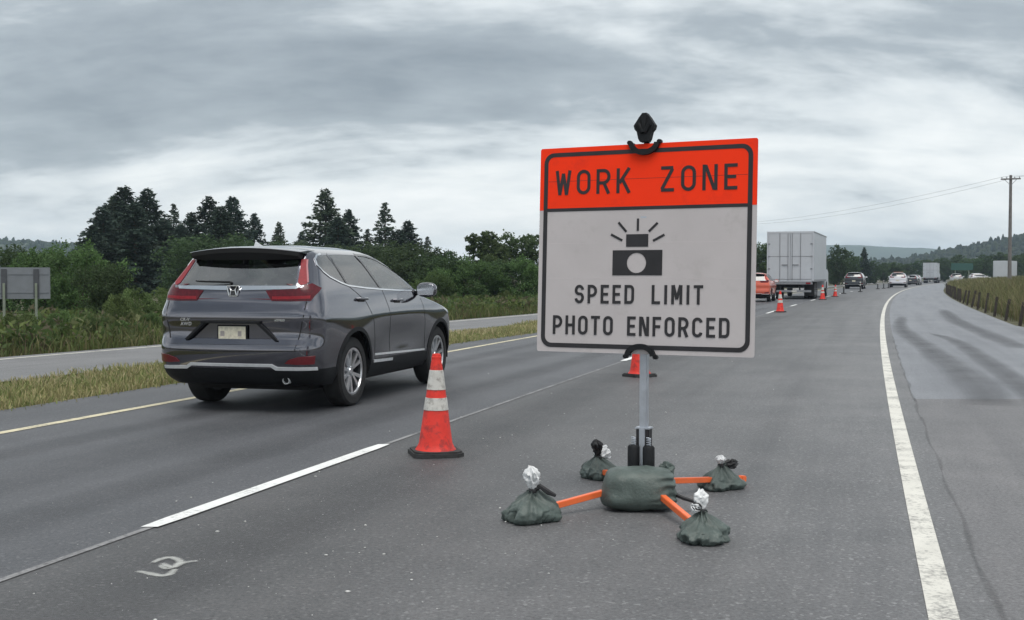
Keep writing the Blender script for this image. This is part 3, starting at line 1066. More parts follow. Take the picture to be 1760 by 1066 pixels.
blades('bank_grass', 'tall brown-green grass covering the right bank', 95000,
       band(lambda y: PAVE + .42, lambda y: PAVE + np.interp(y, [20, 60, 120], [4.5, 8, 14]), 24, 150, pw=1.5, zf=bank_z),
       lambda P, rg: (.30 + .5 * rg.random(len(P))) * (1.0 + .45 * np.array([noise.noise(Vector((p[0] * .4, p[1] * .3, 4))) for p in P])), BANK, 63, (.0032, .007), .8)

# ------------------------------------------------------------------ vehicles
# local axes of every vehicle: x forward (0 at the rear axle), y to its left, z up
# rows: height, rear x, front x, half width, rear corner radius, front corner radius
SUV_T = np.array([
    (.27, -.80, 3.36, .840, .22, .30), (.33, -.90, 3.45, .880, .22, .32), (.40, -.955, 3.50, .905, .22, .34), (.45, -.975, 3.52, .912, .22, .35),
    (.52, -.995, 3.53, .915, .22, .36), (.60, -1.005, 3.54, .918, .22, .37), (.66, -1.005, 3.54, .921, .22, .38), (.70, -.992, 3.54, .923, .22, .38),
    (.76, -.968, 3.53, .926, .22, .38), (.85, -.964, 3.50, .931, .22, .38), (.93, -.972, 3.40, .933, .21, .36), (.99, -.970, 3.16, .926, .20, .33),
    (1.05, -.950, 2.84, .914, .20, .30), (1.10, -.930, 2.54, .902, .20, .27), (1.15, -.920, 2.34, .890, .20, .24), (1.20, -.910, 2.23, .876, .20, .22),
    (1.26, -.890, 2.11, .852, .20, .20), (1.34, -.825, 1.93, .815, .19, .19), (1.42, -.755, 1.74, .778, .18, .18), (1.50, -.690, 1.52, .738, .17, .17),
    (1.56, -.645, 1.34, .702, .16, .16), (1.60, -.620, 1.20, .668, .15, .16), (1.63, -.585, 1.06, .622, .15, .16), (1.655, -.50, .92, .548, .15, .16),
    (1.675, -.34, .80, .44, .14, .15), (1.690, .0, .70, .27, .10, .12), (1.696, .22, .55, .10, .04, .05)])


def interp_table(T, zs):
    out = np.empty((len(zs), T.shape[1]))
    out[:, 0] = zs
    for c in range(1, T.shape[1]):
        y = T[:, c]
        x = T[:, 0]
        d = np.gradient(y, x)
        i = np.clip(np.searchsorted(x, zs) - 1, 0, len(x) - 2)
        hh = x[i + 1] - x[i]
        s = (zs - x[i]) / hh
        sl = (y[i + 1] - y[i]) / hh
        d0 = np.where(np.sign(d[i]) == np.sign(sl), np.sign(sl) * np.minimum(abs(d[i]), 3 * abs(sl)), 0)
        d1 = np.where(np.sign(d[i + 1]) == np.sign(sl), np.sign(sl) * np.minimum(abs(d[i + 1]), 3 * abs(sl)), 0)
        out[:, c] = (y[i] * (2 * s ** 3 - 3 * s ** 2 + 1) + hh * d0 * (s ** 3 - 2 * s ** 2 + s) + y[i + 1] * (-2 * s ** 3 + 3 * s ** 2) + hh * d1 * (s ** 3 - s ** 2))
    return out


def outline(row, wb, nr=7, nc=7, ns=34, nf=5, shrink=0.0):
    z, xr, xf, w, rr, rf = row
    xr, xf, w = xr + shrink, xf - shrink, w - shrink
    rr, rf = min(rr, w * .9), min(rf, w * .9)
    pts = []
    for k in range(nr):                                     # rear, centre to corner
        pts.append((xr, (w - rr) * k / nr))
    for k in range(nc):
        a = PI / 2 * k / nc
        pts.append((xr + rr - rr * math.cos(a), w - rr + rr * math.sin(a)))
    for k in range(ns):
        pts.append((xr + rr + (xf - rf - xr - rr) * k / ns, w))
    for k in range(nc):
        a = PI / 2 * k / nc
        pts.append((xf - rf + rf * math.sin(a), w - rf + rf * math.cos(a)))
    for k in range(nf + 1):
        pts.append((xf, (w - rf) * (1 - k / nf)))
    out = []
    for x, y in pts:
        q = abs(y) / max(w, .05)
        if x < xr + .6:                                     # tail bows outwards, pulled in at the corners
            x += .075 * q * q * max(0, 1 - (x - xr) / .6) * (w / .92)
        if x > xf - .7:
            x -= .22 * q * q * max(0, 1 - (xf - x) / .7) * (w / .92)
        g_ = 1 - .030 * max(0, (.45 - x) / 1.4) ** 2 - .045 * max(0, (x - 1.9) / 1.6) ** 2
        fl = 0
        for xc in (0, wb):                                  # flared wings over the wheels
            fl += .020 * math.exp(-((x - xc) / .46) ** 2) * math.exp(-((z - .70) / .21) ** 2)
        # sculpted door: hollow low down, shoulder crease above
        if .5 < x < wb - .45:
            mid = math.sin((x - .5) / (wb - .95) * PI)
            fl -= .012 * mid * math.exp(-((z - .68) / .16) ** 2)
            fl += .004 * mid * math.exp(-((z - .47) / .08) ** 2)
        out.append((x, y * g_ + (fl if y > w * .5 else 0), z))
    return out


def loft(T, zs, wb, shrink=0.0, **kw):
    rows = interp_table(T, np.asarray(zs, float))
    rings = []
    for r in rows:
        h_ = outline(r, wb, shrink=shrink, **kw)
        rings.append(h_ + [(x, -y, z) for x, y, z in h_[-2:0:-1]])
    n = len(rings[0])
    V = [p for r in rings for p in r]
    F = [(i * n + k, i * n + (k + 1) % n, (i + 1) * n + (k + 1) % n, (i + 1) * n + k) for i in range(len(rings) - 1) for k in range(n)]
    F += [tuple(range(n))[::-1], tuple((len(rings) - 1) * n + k for k in range(n))]
    return V, F


def densify(poly, step, closed=True):
    out = []
    n = len(poly)
    for i in range(n if closed else n - 1):
        a, b = poly[i], poly[(i + 1) % n]
        m = max(1, int(math.hypot(b[0] - a[0], b[1] - a[1]) / step))
        for k in range(m):
            out.append((a[0] + (b[0] - a[0]) * k / m, a[1] + (b[1] - a[1]) * k / m))
    if not closed:
        out.append(poly[-1])
    return out


def ribbon2d(line, w):
    """outline of a constant-width line, mitred"""
    L = [Vector(p) for p in line]
    a, b = [], []
    for i, p in enumerate(L):
        d0 = (p - L[i - 1]).normalized() if i else (L[1] - p).normalized()
        d1 = (L[i + 1] - p).normalized() if i < len(L) - 1 else d0
        d = (d0 + d1).normalized()
        n = Vector((-d.y, d.x))
        k = w / 2 / max(.45, d.dot(d0))
        a.append(tuple(p + n * k))
        b.append(tuple(p - n * k))
    return a + b[::-1]


class Skin:
    """lays panels, panes, lamps and trims on a body surface"""

    def __init__(s, V, F):
        s.bvh = BVHTree.FromPolygons([Vector(v) for v in V], [tuple(f) for f in F])

    def shell(s, mb, poly, side, off=.004, thick=.012, step=.05):
        """side: 'R'/'L' project across the car (poly in x,z); 'B' from behind (poly in y,z)"""
        bd = densify(poly, step)
        xs, ys = [p[0] for p in bd], [p[1] for p in bd]
        pts = [Vector(p) for p in bd]
        nbd = len(bd)
        x = min(xs) + step * .6
        while x < max(xs):
            y = min(ys) + step * .6
            while y < max(ys):
                if all((x - p[0]) ** 2 + (y - p[1]) ** 2 > (step * .45) ** 2 for p in bd):
                    pts.append(Vector((x, y)))
                y += step
            x += step
        vo, eo, fo, ov, oe, of = delaunay_2d_cdt(pts, [(i, (i + 1) % nbd) for i in range(nbd)], [], 1, 1e-6)
        P, Nn = [], []
        for v in vo:
            if side == 'B':
                o_, d_ = Vector((-3, v.x, v.y)), Vector((1, 0, 0))
            elif side == 'R':
                o_, d_ = Vector((v.x, -3, v.y)), Vector((0, 1, 0))
            else:
                o_, d_ = Vector((v.x, 3, v.y)), Vector((0, -1, 0))
            hit, nr, _, _ = s.bvh.ray_cast(o_, d_)
            if hit is None:
                P.append(None)
                Nn.append(None)
                continue
            if nr.dot(d_) > 0:
                nr = -nr
            P.append(hit)
            Nn.append((nr * .7 - d_ * .3).normalized())
        fs = [f for f in fo if all(P[i] is not None for i in f)]
        base = len(mb.v)
        n = len(vo)
        for q in (off, off - thick):
            for i in range(n):
                mb.v.append(tuple(P[i] + Nn[i] * q) if P[i] is not None else (0, 0, .8))
        cnt = {}
        for f in fs:
            mb.f.append(tuple(base + i for i in f))
            if thick == 0:
                continue
            mb.f.append(tuple(base + n + i for i in reversed(f)))
            for a, b in zip(f, list(f[1:]) + [f[0]]):
                cnt[(a, b)] = 1
        for (a, b) in cnt:
            if (b, a) not in cnt:
                mb.f.append((base + b, base + a, base + n + a, base + n + b))
        return mb

    def part(s, name, mat, parent, polys, side, off=.004, thick=.012, step=.05, smooth=35, label=None):
        mb = MB()
        for p in polys:
            s.shell(mb, p, side, off, thick, step)
        me = bpy.data.meshes.new(name)
        used = sorted({i for f in mb.f for i in f})
        rm = {i: k for k, i in enumerate(used)}
        me.from_pydata([mb.v[i] for i in used], [], [tuple(rm[i] for i in f) for f in mb.f])
        me.materials.append(MATS[mat])
        shade(me, smooth)
        o = link(bpy.data.objects.new(name, me), parent)
        if label:
            o['label'] = label
        return o


def boolean_cut(ob, cutters):
    tmp = []
    for V, F in cutters:
        me = bpy.data.meshes.new('cut')
        me.from_pydata([tuple(v) for v in V], [], [tuple(f) for f in F])
        bm = bmesh.new()
        bm.from_mesh(me)
        bmesh.ops.recalc_face_normals(bm, faces=bm.faces)
        bm.to_mesh(me)
        bm.free()
        c = bpy.data.objects.new('cut', me)
        COL.objects.link(c)
        tmp.append(c)
        md = ob.modifiers.new('b', 'BOOLEAN')
        md.operation = 'DIFFERENCE'
        md.object = c
        md.solver = 'EXACT'
    dg = bpy.context.evaluated_depsgraph_get()
    dg.update()
    me = bpy.data.meshes.new_from_object(ob.evaluated_get(dg))
    ob.modifiers.clear()
    ob.data = me
    for c in tmp:
        bpy.data.objects.remove(c, do_unlink=True)


def prism_vf(poly, axis, a0, a1):
    m = MB().prism(poly, axis, a0, a1)
    return m.v, m.f


def cyl_poly(cx, cz, r, n=40, a0=0, a1=2 * PI):
    return [(cx + r * math.cos(a0 + (a1 - a0) * k / n), cz + r * math.sin(a0 + (a1 - a0) * k / n)) for k in range(n)]


def wheel_meshes(rad, wid, rim, key, spokes=5, style='alloy'):
    """axis along y, outer face at +y"""
    hw = wid / 2
    t = MB().lathe([(rim, -hw * .86), (rim + .02, -hw), (rad - .03, -hw * .98), (rad - .008, -hw * .80), (rad, -hw * .45), (rad, hw * .45), (rad - .008, hw * .80), (rad - .03, hw * .98),
                    (rim + .02, hw), (rim, hw * .86)], 48, 'y', close=True)
    tire = t.mesh('tyre_' + key, MATS['rubber'], 35)
    r = MB().lathe([(rim + .004, hw * .80), (rim + .004, hw * .92), (rim - .014, hw * .92), (rim - .020, hw * .80)], 48, 'y')
    r.lathe([(.001, hw * .74), (.036, hw * .74), (.040, hw * .66), (.075, hw * .55), (.08, hw * .30)], 24, 'y')
    for k in range(spokes):
        a = 2 * PI * k / spokes + PI / 2
        for s_ in (-1, 1):
            a1 = a + s_ * .10
            a2 = a + s_ * .26
            M = Matrix()
            p0 = Vector((math.cos(a1) * .055, 0, math.sin(a1) * .055))
            p1 = Vector((math.cos(a2) * (rim - .012), 0, math.sin(a2) * (rim - .012)))
            d = (p1 - p0).normalized()
            n_ = Vector((-d.z, 0, d.x))
            w0, w1 = .016, .020
            f0, f1 = hw * .70, hw * .84
            vs_ = []
            for p, w, f in ((p0, w0, f0), (p1, w1, f1)):
                vs_ += [p + n_ * w + Vector((0, f, 0)), p - n_ * w + Vector((0, f, 0)), p - n_ * w * 1.3 + Vector((0, f - .035, 0)), p + n_ * w * 1.3 + Vector((0, f - .035, 0))]
            r.add([v[:] for v in vs_], [(0, 1, 5, 4), (1, 2, 6, 5), (2, 3, 7, 6), (3, 0, 4, 7), (0, 3, 2, 1), (4, 5, 6, 7)])
    rimm = r.mesh('rim_' + key, MATS[style], 30)
    dk = MB().lathe([(rim - .020, hw * .80), (rim - .028, hw * .6), (rim - .03, -hw * .8), (rim + .004, -hw * .8)], 40, 'y').lathe([(.001, hw * .18), (rim - .03, hw * .18)], 32, 'y').lathe([(.001, -hw * .5), (rim - .03, -hw * .5)], 32, 'y')
    disc = dk.mesh('disc_' + key, MATS['alloy_dark'])
    return tire, rimm, disc


def put_wheel(parent, ms, x, y, z, flip, spin=0.3, full=True):
    t = link(bpy.data.objects.new('wheel', ms[0]), parent)
    t.location = (x, y, z)
    t.rotation_euler = (0, spin, 0) if not flip else (0, spin, PI)
    for nm, me in zip(('rim', 'rim_barrel'), ms[1:]):
        link(bpy.data.objects.new(nm, me), t)
    return t


def arc_ring(cx, cz, r0, r1, a0, a1, n=26):
    o = [(cx + r1 * math.cos(a0 + (a1 - a0) * k / n), cz + r1 * math.sin(a0 + (a1 - a0) * k / n)) for k in range(n + 1)]
    i = [(cx + r0 * math.cos(a1 + (a0 - a1) * k / n), cz + r0 * math.sin(a1 + (a0 - a1) * k / n)) for k in range(n + 1)]
    return o + i


def mir(poly):
    return [(-a, b) for a, b in poly][::-1]


WB = 2.66
# side glass in (x, z)
QUARTER = [(-.52, 1.475), (-.495, 1.525), (-.44, 1.560), (-.33, 1.578), (-.20, 1.583), (-.135, 1.44), (-.055, 1.285), (-.17, 1.315), (-.36, 1.375), (-.47, 1.425)]
RDOOR = [(-.165, 1.585), (.10, 1.592), (.525, 1.592), (.60, 1.50), (.80, 1.235), (.40, 1.250), (-.02, 1.278), (-.10, 1.44)]
FDOOR = [(.585, 1.592), (.76, 1.586), (1.02, 1.545), (1.30, 1.465), (1.60, 1.365), (1.86, 1.255), (1.90, 1.205), (1.40, 1.213), (.865, 1.230), (.665, 1.50)]
DLO = [(-.645, 1.475), (-.60, 1.545), (-.50, 1.588), (-.30, 1.603), (.55, 1.612), (.80, 1.602), (1.06, 1.560), (1.36, 1.475), (1.66, 1.370), (1.93, 1.262), (1.985, 1.185), (1.40, 1.190), (.86, 1.208), (.0, 1.258), (-.19, 1.290), (-.40, 1.350), (-.57, 1.412)]
BACKG = [(.575, 1.525), (.30, 1.535), (-.30, 1.535), (-.575, 1.525), (-.64, 1.272), (.64, 1.272)]
RECESS = [(.315, .895), (-.315, .895), (-.50, .735), (.50, .735)]


def make_suv(name, label, cat, paint, group=None, hero=True):
    t = thing(name, label, cat, group=group)
    top = float(SUV_T[-1, 0])
    zs_all = np.unique(np.concatenate([np.linspace(.27, 1.20, 32 if hero else 16), np.linspace(1.20, 1.58, 12 if hero else 7), SUV_T[-8:, 0], [.45]]))
    kw = {} if hero else dict(nr=4, nc=4, ns=16, nf=3)
    V, F = loft(SUV_T, zs_all, WB, **kw)
    sk = Skin(V, F)
    low = zs_all[zs_all <= .4501]
    upp = zs_all[zs_all >= .4499]
    Vu, Fu = loft(SUV_T, upp, WB, **kw)
    Vl, Fl = loft(SUV_T, low, WB, shrink=-.003, **kw)
    body = MB().add(Vu, Fu).build('body', MATS[paint], t)
    clad = MB().add(Vl, Fl).build('lower_cladding', MATS['black_plastic'], t)
    arches = []
    for xc in (0, WB):
        for s_ in (-1, 1):
            arches.append(prism_vf(cyl_poly(xc, .372, .425), 'y', s_ * .60, s_ * 1.2))
    cut = list(arches)
    if hero:
        zc = np.array([.80, .95, 1.1, 1.2, 1.3, 1.4, 1.5, 1.57, 1.60])
        Tc = SUV_T.copy()
        Tc[:, 2] = np.minimum(Tc[:, 2], 2.25)
        Vc, Fc = loft(Tc, zc, WB, shrink=.055, nr=4, nc=4, ns=12, nf=3)
        cut.append((Vc, Fc))
        for p in (QUARTER, RDOOR, FDOOR):
            cut.append(prism_vf(p, 'y', -1.2, 1.2))
        cut.append(prism_vf(BACKG, 'x', -1.3, -.40))
        # windscreen opening
        cut.append(prism_vf([(.55, 1.555), (-.55, 1.555), (-.70, 1.20), (.70, 1.20)], 'x', 1.25, 3.2))
        cut.append(prism_vf(RECESS, 'x', -1.2, -.93))
    boolean_cut(body, cut)
    boolean_cut(clad, arches)
    for o in (body, clad):
        me = o.data
        me.materials.clear()
        me.materials.append(MATS[paint] if o is body else MATS['black_plastic'])
        shade(me, 32)
    # wheel-arch liners
    for xc in (0, WB):
        for s_ in (-1, 1):
            mb = MB()
            n = 24
            vs_ = []
            for yy in (s_ * .58, s_ * .885):
                for k in range(n + 1):
                    a = -.15 + (PI + .3) * k / n
                    vs_.append((xc + .420 * math.cos(a), yy, .372 + .420 * math.sin(a)))
            fs_ = [(k, k + 1, n + 2 + k, n + 1 + k) for k in range(n)] + [tuple(range(n + 1))]
            mb.add(vs_, fs_).build('wheel_arch_liner', MATS['seam_black'], t)
    # wheels
    wm = WHEELS['suv']
    for xc in (0, WB):
        for s_ in (-1, 1):
            put_wheel(t, wm, xc, s_ * .785, .366, s_ < 0, spin=.35 + xc * .2, full=hero)
    # arch trims
    for sd_ in 'RL':
        sk.part('arch_trim', 'black_plastic', t, [arc_ring(0, .372, .418, .462, -.10, PI + .02)], sd_, .006, .02, .045)
        sk.part('arch_trim', 'black_plastic', t, [arc_ring(WB, .372, .418, .462, .0, PI + .10)], sd_, .006, .02, .045)
        sk.part('sill_trim', 'satin_silver', t, [ribbon2d([(.50, .437), (1.05, .425)], .030)], sd_, .010, .02, .08)
        sk.part('door_trim', 'satin_silver' if hero else 'black_plastic', t, [ribbon2d([(.52, .510), (2.10, .470)], .022)], sd_, .007, .02, .08)
        for ln, wd in (([DLO], 0),) if not hero else (([(-.165, 1.600), (-.10, 1.44), (-.03, 1.270)], .045), ([(.553, 1.602), (.632, 1.50), (.832, 1.222)], .052),
                                                     ([(.56, 1.600), (.80, 1.592), (1.06, 1.551), (1.33, 1.471), (1.63, 1.371), (1.90, 1.256)], .022)):
            sk.part('window_surround', 'paint_black_gloss', t, [ribbon2d(densify(ln, .06, False), wd)] if wd else ln, sd_, .003, .012, .05)
        for nm, pl, gm in (('quarter_window', QUARTER, 'glass_privacy'), ('rear_door_window', RDOOR, 'glass_privacy'), ('front_door_window', FDOOR, 'glass_clear')):
            sk.part(nm, gm if hero else 'dark_glass', t, [pl], sd_, -.002 if hero else .006, 0 if hero else .01, .06)
        if hero:
            sk.part('window_chrome', 'chrome', t, [ribbon2d(densify([(-.33, 1.594), (-.45, 1.576), (-.512, 1.540), (-.542, 1.476), (-.49, 1.412), (-.39, 1.358), (-.19, 1.298), (-.02, 1.264), (.40, 1.236), (.84, 1.216), (1.40, 1.199), (1.94, 1.192)], .06, False), .015)], sd_, .007, .014, .03)
            for ln in ([(-.02, 1.255), (.30, 1.10), (.455, .90), (.50, .70), (.53, .46)], [(.845, 1.205), (.93, 1.0), (.965, .8), (.97, .46)], [(1.97, 1.18), (2.05, 1.0), (2.10, .8), (2.11, .46)]):
                sk.part('door_seam', 'seam_black', t, [ribbon2d(densify(ln, .08, False), .009)], sd_, .0012, .006, .05)
            sk.part('door_seam', 'seam_black', t, [ribbon2d(densify([(.53, .462), (1.3, .455), (2.11, .455)], .08, False), .008)], sd_, .0012, .006, .05)
            s_ = -1 if sd_ == 'R' else 1
            for hx, hz in ((.20, 1.128), (1.22, 1.095)):
                hit = sk.bvh.ray_cast(Vector((hx, s_ * 3, hz)), Vector((0, -s_, 0)))[0]
                hnd = MB().tube([(hx - .115, hit.y - s_ * .01, hz), (hx - .10, hit.y + s_ * .032, hz), (hx + .07, hit.y + s_ * .040, hz - .004), (hx + .115, hit.y + s_ * .03, hz - .006), (hx + .125, hit.y - s_ * .01, hz - .006)],
                                [.010, .015, .017, .015, .01], 8).build('door_handle', MATS[paint], t, 50)
                sk.part('handle_cup', 'seam_black', hnd, [[(hx - .10, hz - .035), (hx + .07, hz - .038), (hx + .09, hz - .012), (hx - .09, hz - .006)]], sd_, .002, .006, .05)
        # lamps wrap on to the wings
        sk.part('tail_lamp_side', 'lamp_red_dark', t, [[(-.93, 1.290), (-.84, 1.288), (-.76, 1.272), (-.69, 1.245), (-.72, 1.215), (-.79, 1.170), (-.86, 1.135), (-.94, 1.120)]], sd_, .006, .02, .035)
    # doors mirrors
    for s_ in (-1, 1):
        mr = MB()
        prof = []
        for k in range(9):
            a = PI * k / 8
            prof.append((.115 * math.sin(a), .125 * math.cos(a)))
        M = Matrix.Translation((1.92, s_ * 1.015, 1.20))
        bm = bmesh.new()
        bmesh.ops.create_uvsphere(bm, u_segments=18, v_segments=12, radius=1)
        bm.verts.index_update()
        vs_ = []
        for v in bm.verts:
            x, y, z = v.co
            x = x * (.115 if x > 0 else .05)
            vs_.append((x, math.copysign(abs(y) ** .7, y) * .125, math.copysign(abs(z) ** .75, z) * .088))
        mr.add(vs_, [[v.index for v in f_.verts] for f_ in bm.faces], M)
        bm.free()
        mo = mr.build('door_mirror', MATS[paint], t, 50)
        gp_ = [(1.865 - .0, s_ * 1.015 + y, 1.20 + z) for y, z in ((-.10, -.06), (.09, -.065), (.105, .03), (.08, .068), (-.09, .066), (-.11, .0))]
        MB().add(gp_ + [(p[0] - .006, p[1], p[2]) for p in gp_], [tuple(range(6)), tuple(range(6, 12))[::-1]] + [(k, (k + 1) % 6, 6 + (k + 1) % 6, 6 + k) for k in range(6)]).build('mirror_glass', MATS['chrome'], mo)
        MB().tube([(1.93, s_ * .86, 1.165), (1.925, s_ * .95, 1.16)], .028, 8).build('mirror_arm', MATS['black_plastic'], mo)
    # tail
    lampR = [(-.345, 1.222), (-.415, 1.120), (-.62, 1.118), (-.80, 1.122), (-.835, 1.20), (-.845, 1.290), (-.775, 1.292), (-.735, 1.280), (-.70, 1.240), (-.52, 1.232)]
    stripR = [(-.598, 1.530), (-.640, 1.540), (-.662, 1.47), (-.738, 1.288), (-.690, 1.275), (-.655, 1.300)]
    for m_ in (lambda p: p, mir):
        tl = sk.part('tail_lamp', 'lamp_red_dark', t, [m_(lampR)], 'B', .007, .02, .04)
        sk.part('lamp_bar', 'lamp_red', tl, [m_(ribbon2d([(-.42, 1.150), (-.62, 1.150), (-.79, 1.158)], .030))], 'B', .010, .01, .04)
        sk.part('lamp_strip', 'lamp_red', t, [m_(stripR)], 'B', .006, .02, .04)
        if hero:
            sk.part('lamp_strip_edge', 'lamp_pale', t, [m_(ribbon2d([(-.648, 1.530), (-.670, 1.465), (-.740, 1.300)], .012))], 'B', .009, .01, .04)
    sk.part('rear_window', 'glass_privacy' if hero else 'dark_glass', t, [BACKG], 'B', -.002 if hero else .004, 0 if hero else .01, .06)
    sk.part('chrome_bar', 'chrome' if hero else 'satin_silver', t, [[(.66, 1.268), (-.69, 1.268), (-.66, 1.238), (-.12, 1.226), (.12, 1.226), (.64, 1.238)]], 'B', .010, .02, .05)
    spb = MB()
    ny = 12
    pr = [(-.42, 1.672), (-.60, 1.669), (-.755, 1.656), (-.772, 1.650), (-.74, 1.644), (-.50, 1.62)]
    vs_, fs_ = [], []
    for j in range(ny + 1):
        y = -.625 + 1.25 * j / ny
        q = (y / .625) ** 2
        for x, z in pr:
            vs_.append((x + (.085 * q if x < -.55 else .05 * q), y, z - .045 * q))
    m = len(pr)
    for j in range(ny):
        for k in range(m):
            fs_.append((j * m + k, j * m + (k + 1) % m, (j + 1) * m + (k + 1) % m, (j + 1) * m + k))
    fs_ += [tuple(range(m)), tuple(ny * m + k for k in range(m))[::-1]]
    so = spb.add(vs_, fs_).build('spoiler', MATS[paint], t, 30)
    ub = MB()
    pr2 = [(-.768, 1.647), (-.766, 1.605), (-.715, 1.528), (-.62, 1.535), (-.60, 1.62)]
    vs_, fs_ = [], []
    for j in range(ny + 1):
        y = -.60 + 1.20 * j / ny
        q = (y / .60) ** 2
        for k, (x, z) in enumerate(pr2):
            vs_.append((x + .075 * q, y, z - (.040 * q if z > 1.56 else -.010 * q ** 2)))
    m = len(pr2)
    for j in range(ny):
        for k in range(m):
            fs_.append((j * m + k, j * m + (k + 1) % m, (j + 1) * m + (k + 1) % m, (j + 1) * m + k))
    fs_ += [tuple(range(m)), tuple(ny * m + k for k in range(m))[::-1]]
    ub.add(vs_, fs_).build('spoiler_underside', MATS['seam_black'], so, 30)  # gloss black panel, with the shade below the spoiler put into its near-black colour
    sk.part('bumper_trim', 'satin_silver', t, [[(.80, .462), (.51, .470), (.455, .500), (-.445, .500), (-.50, .472), (-.86, .470), (-.86, .440), (-.48, .440), (-.43, .474), (.44, .474), (.50, .440), (.80, .432)]], 'B', .012, .02, .05)
    for m_ in (lambda p: p, mir):
        sk.part('reflector', 'reflector_red', t, [m_([(-.58, .508), (-.62, .545), (-.72, .575), (-.855, .585), (-.845, .500), (-.70, .498)])], 'B', .008, .02, .05)
    if hero:
        sk.part('bumper_seam', 'seam_black', t, [ribbon2d([(.74, .635), (.3, .622), (-.3, .622), (-.74, .635)], .010)], 'B', .0015, .006, .05)
        sk.part('tailgate_seam', 'seam_black', t, [ribbon2d(densify([(-.765, 1.115), (-.76, .98), (-.70, .70), (-.685, .64)], .06, False), .010)], 'B', .0015, .006, .05)
        sk.part('tailgate_seam', 'seam_black', t, [ribbon2d(densify([(.765, 1.115), (.76, .98), (.70, .70), (.685, .64)], .06, False), .010)], 'B', .0015, .006, .05)
        sk.part('bumper_crease', paint, t, [[(.74, .742), (-.74, .742), (-.78, .72), (-.74, .690), (.74, .690), (.78, .72)]], 'B', .008, .02, .06)
        # plate recess: dark strips along the sloping sides, a lintel, plate with frame, illegible marks
        for m_ in (1, -1):
            MB().add([(-.985, m_ * .285, .897), (-.985, m_ * .325, .897), (-.985, m_ * .515, .733), (-.985, m_ * .475, .733), (-.93, m_ * .285, .897), (-.93, m_ * .325, .897), (-.93, m_ * .515, .733), (-.93, m_ * .475, .733)],
                     [(0, 1, 2, 3), (4, 7, 6, 5), (0, 4, 5, 1), (1, 5, 6, 2), (2, 6, 7, 3), (3, 7, 4, 0)]).build('recess_strip', MATS['black_plastic'], t)
        MB().box((-.972, 0, .908), (.05, .66, .024), bev=.006).build('tailgate_handle', MATS['black_plastic'], t)
        pf = MB().box((-.948, -.004, .792), (.014, .332, .176), bev=.004).build('plate_frame', MATS['black_plastic'], t)
        MB().box((-.957, -.004, .792), (.006, .300, .150), bev=.002).build('licence_plate', MATS['plate_face'], pf)
        for a, b, w_, h_ in ((.055, .735, .06, .018), (.10, .795, .045, .05), (-.09, .795, .04, .05)):
            MB().box((-.9605, a, b), (.002, w_, h_)).build('plate_mark', MATS['plate_mark'], pf)
        # emblem: chrome rounded frame with an H
        em = MB()
        fr = [(-.062, .048), (.062, .048), (.066, .03), (.048, -.048), (.040, -.054), (-.040, -.054), (-.048, -.048), (-.066, .03)]
        hitx = sk.bvh.ray_cast(Vector((-3, 0, 1.225)), Vector((1, 0, 0)))[0].x
        rb = fr + [fr[0]]
        for i in range(8):
            a, b = Vector((hitx - .018, rb[i][0], 1.222 + rb[i][1])), Vector((hitx - .018, rb[i + 1][0], 1.222 + rb[i + 1][1]))
            em.tube([a, b], .0065, 6)
        for s_ in (-1, 1):
            em.tube([(hitx - .018, s_ * .040, 1.262), (hitx - .018, s_ * .022, 1.225), (hitx - .018, s_ * .034, 1.178)], [.009, .007, .008], 6)
        em.tube([(hitx - .018, -.024, 1.222), (hitx - .018, .024, 1.222)], .008, 6)
        eo = em.build('emblem', MATS['chrome'], t, 40)
        sk.part('emblem_backing', 'paint_black_gloss', eo, [[(a * .95, 1.222 + b * .95) for a, b in fr]], 'B', .011, .02, .03)
        for txt, yy, z0, hh, nm in (('CR-V', .575, .917, .030, 'badge'), ('AWD', .575, .872, .034, 'badge'), ('HYBRID', -.47, .922, .020, 'badge')):
            cu = bpy.data.curves.new('badge', 'FONT')
            cu.body = txt
            cu.size = hh * 1.4
            cu.extrude = .004
            cu.offset = .0012
            cu.space_character = 1.15
            ob = bpy.data.objects.new('tmp', cu)
            COL.objects.link(ob)
            dg = bpy.context.evaluated_depsgraph_get()
            me = bpy.data.meshes.new_from_object(ob.evaluated_get(dg))
            bpy.data.objects.remove(ob, do_unlink=True)
            hx = sk.bvh.ray_cast(Vector((-3, yy + (-.06 if yy > 0 else -.08), z0)), Vector((1, 0, 0)))[0].x
            me.transform(Matrix.Translation((hx - .006, yy, z0)) @ Matrix(((0, 0, -1, 0), (-1, 0, 0, 0), (0, 1, 0, 0), (0, 0, 0, 1))))
            me.materials.clear()
            me.materials.append(MATS['chrome'])
            link(bpy.data.objects.new(nm, me), t)
        # wiper
        MB().tube([(-.905, .02, 1.292), (-.885, .06, 1.305), (-.885, .36, 1.312), (-.880, .44, 1.316)], [.016, .011, .009, .006], 6).build('wiper', MATS['black_plastic'], t)
        # fin antenna
        MB().add([(-.25, .02, 1.655), (-.25, -.02, 1.655), (-.47, .022, 1.64), (-.47, -.022, 1.64), (-.42, 0, 1.72), (-.455, 0, 1.722)],
                 [(0, 1, 4), (0, 4, 5, 2), (1, 3, 5, 4), (2, 5, 3), (0, 2, 3, 1)]).build('antenna_fin', MATS['satin_silver'], t)
        # exhaust, tow eye, underside
        MB().lathe([(.030, 0), (.036, 0), (.036, .16), (.030, .16)], 20, 'x', Matrix.Translation((-.90, -.56, .335))).build('exhaust_pipe', MATS['satin_silver'], t, 40)
        MB().box((1.3, 0, .25), (3.6, 1.25, .10), bev=.02).build('underbody', MATS['seam_black'], t)
        MB().tube([(0, -.68, .34), (0, .68, .34)], .05, 8).build('rear_axle', MATS['seam_black'], t)
        # windscreen and cabin
        ws = MB()
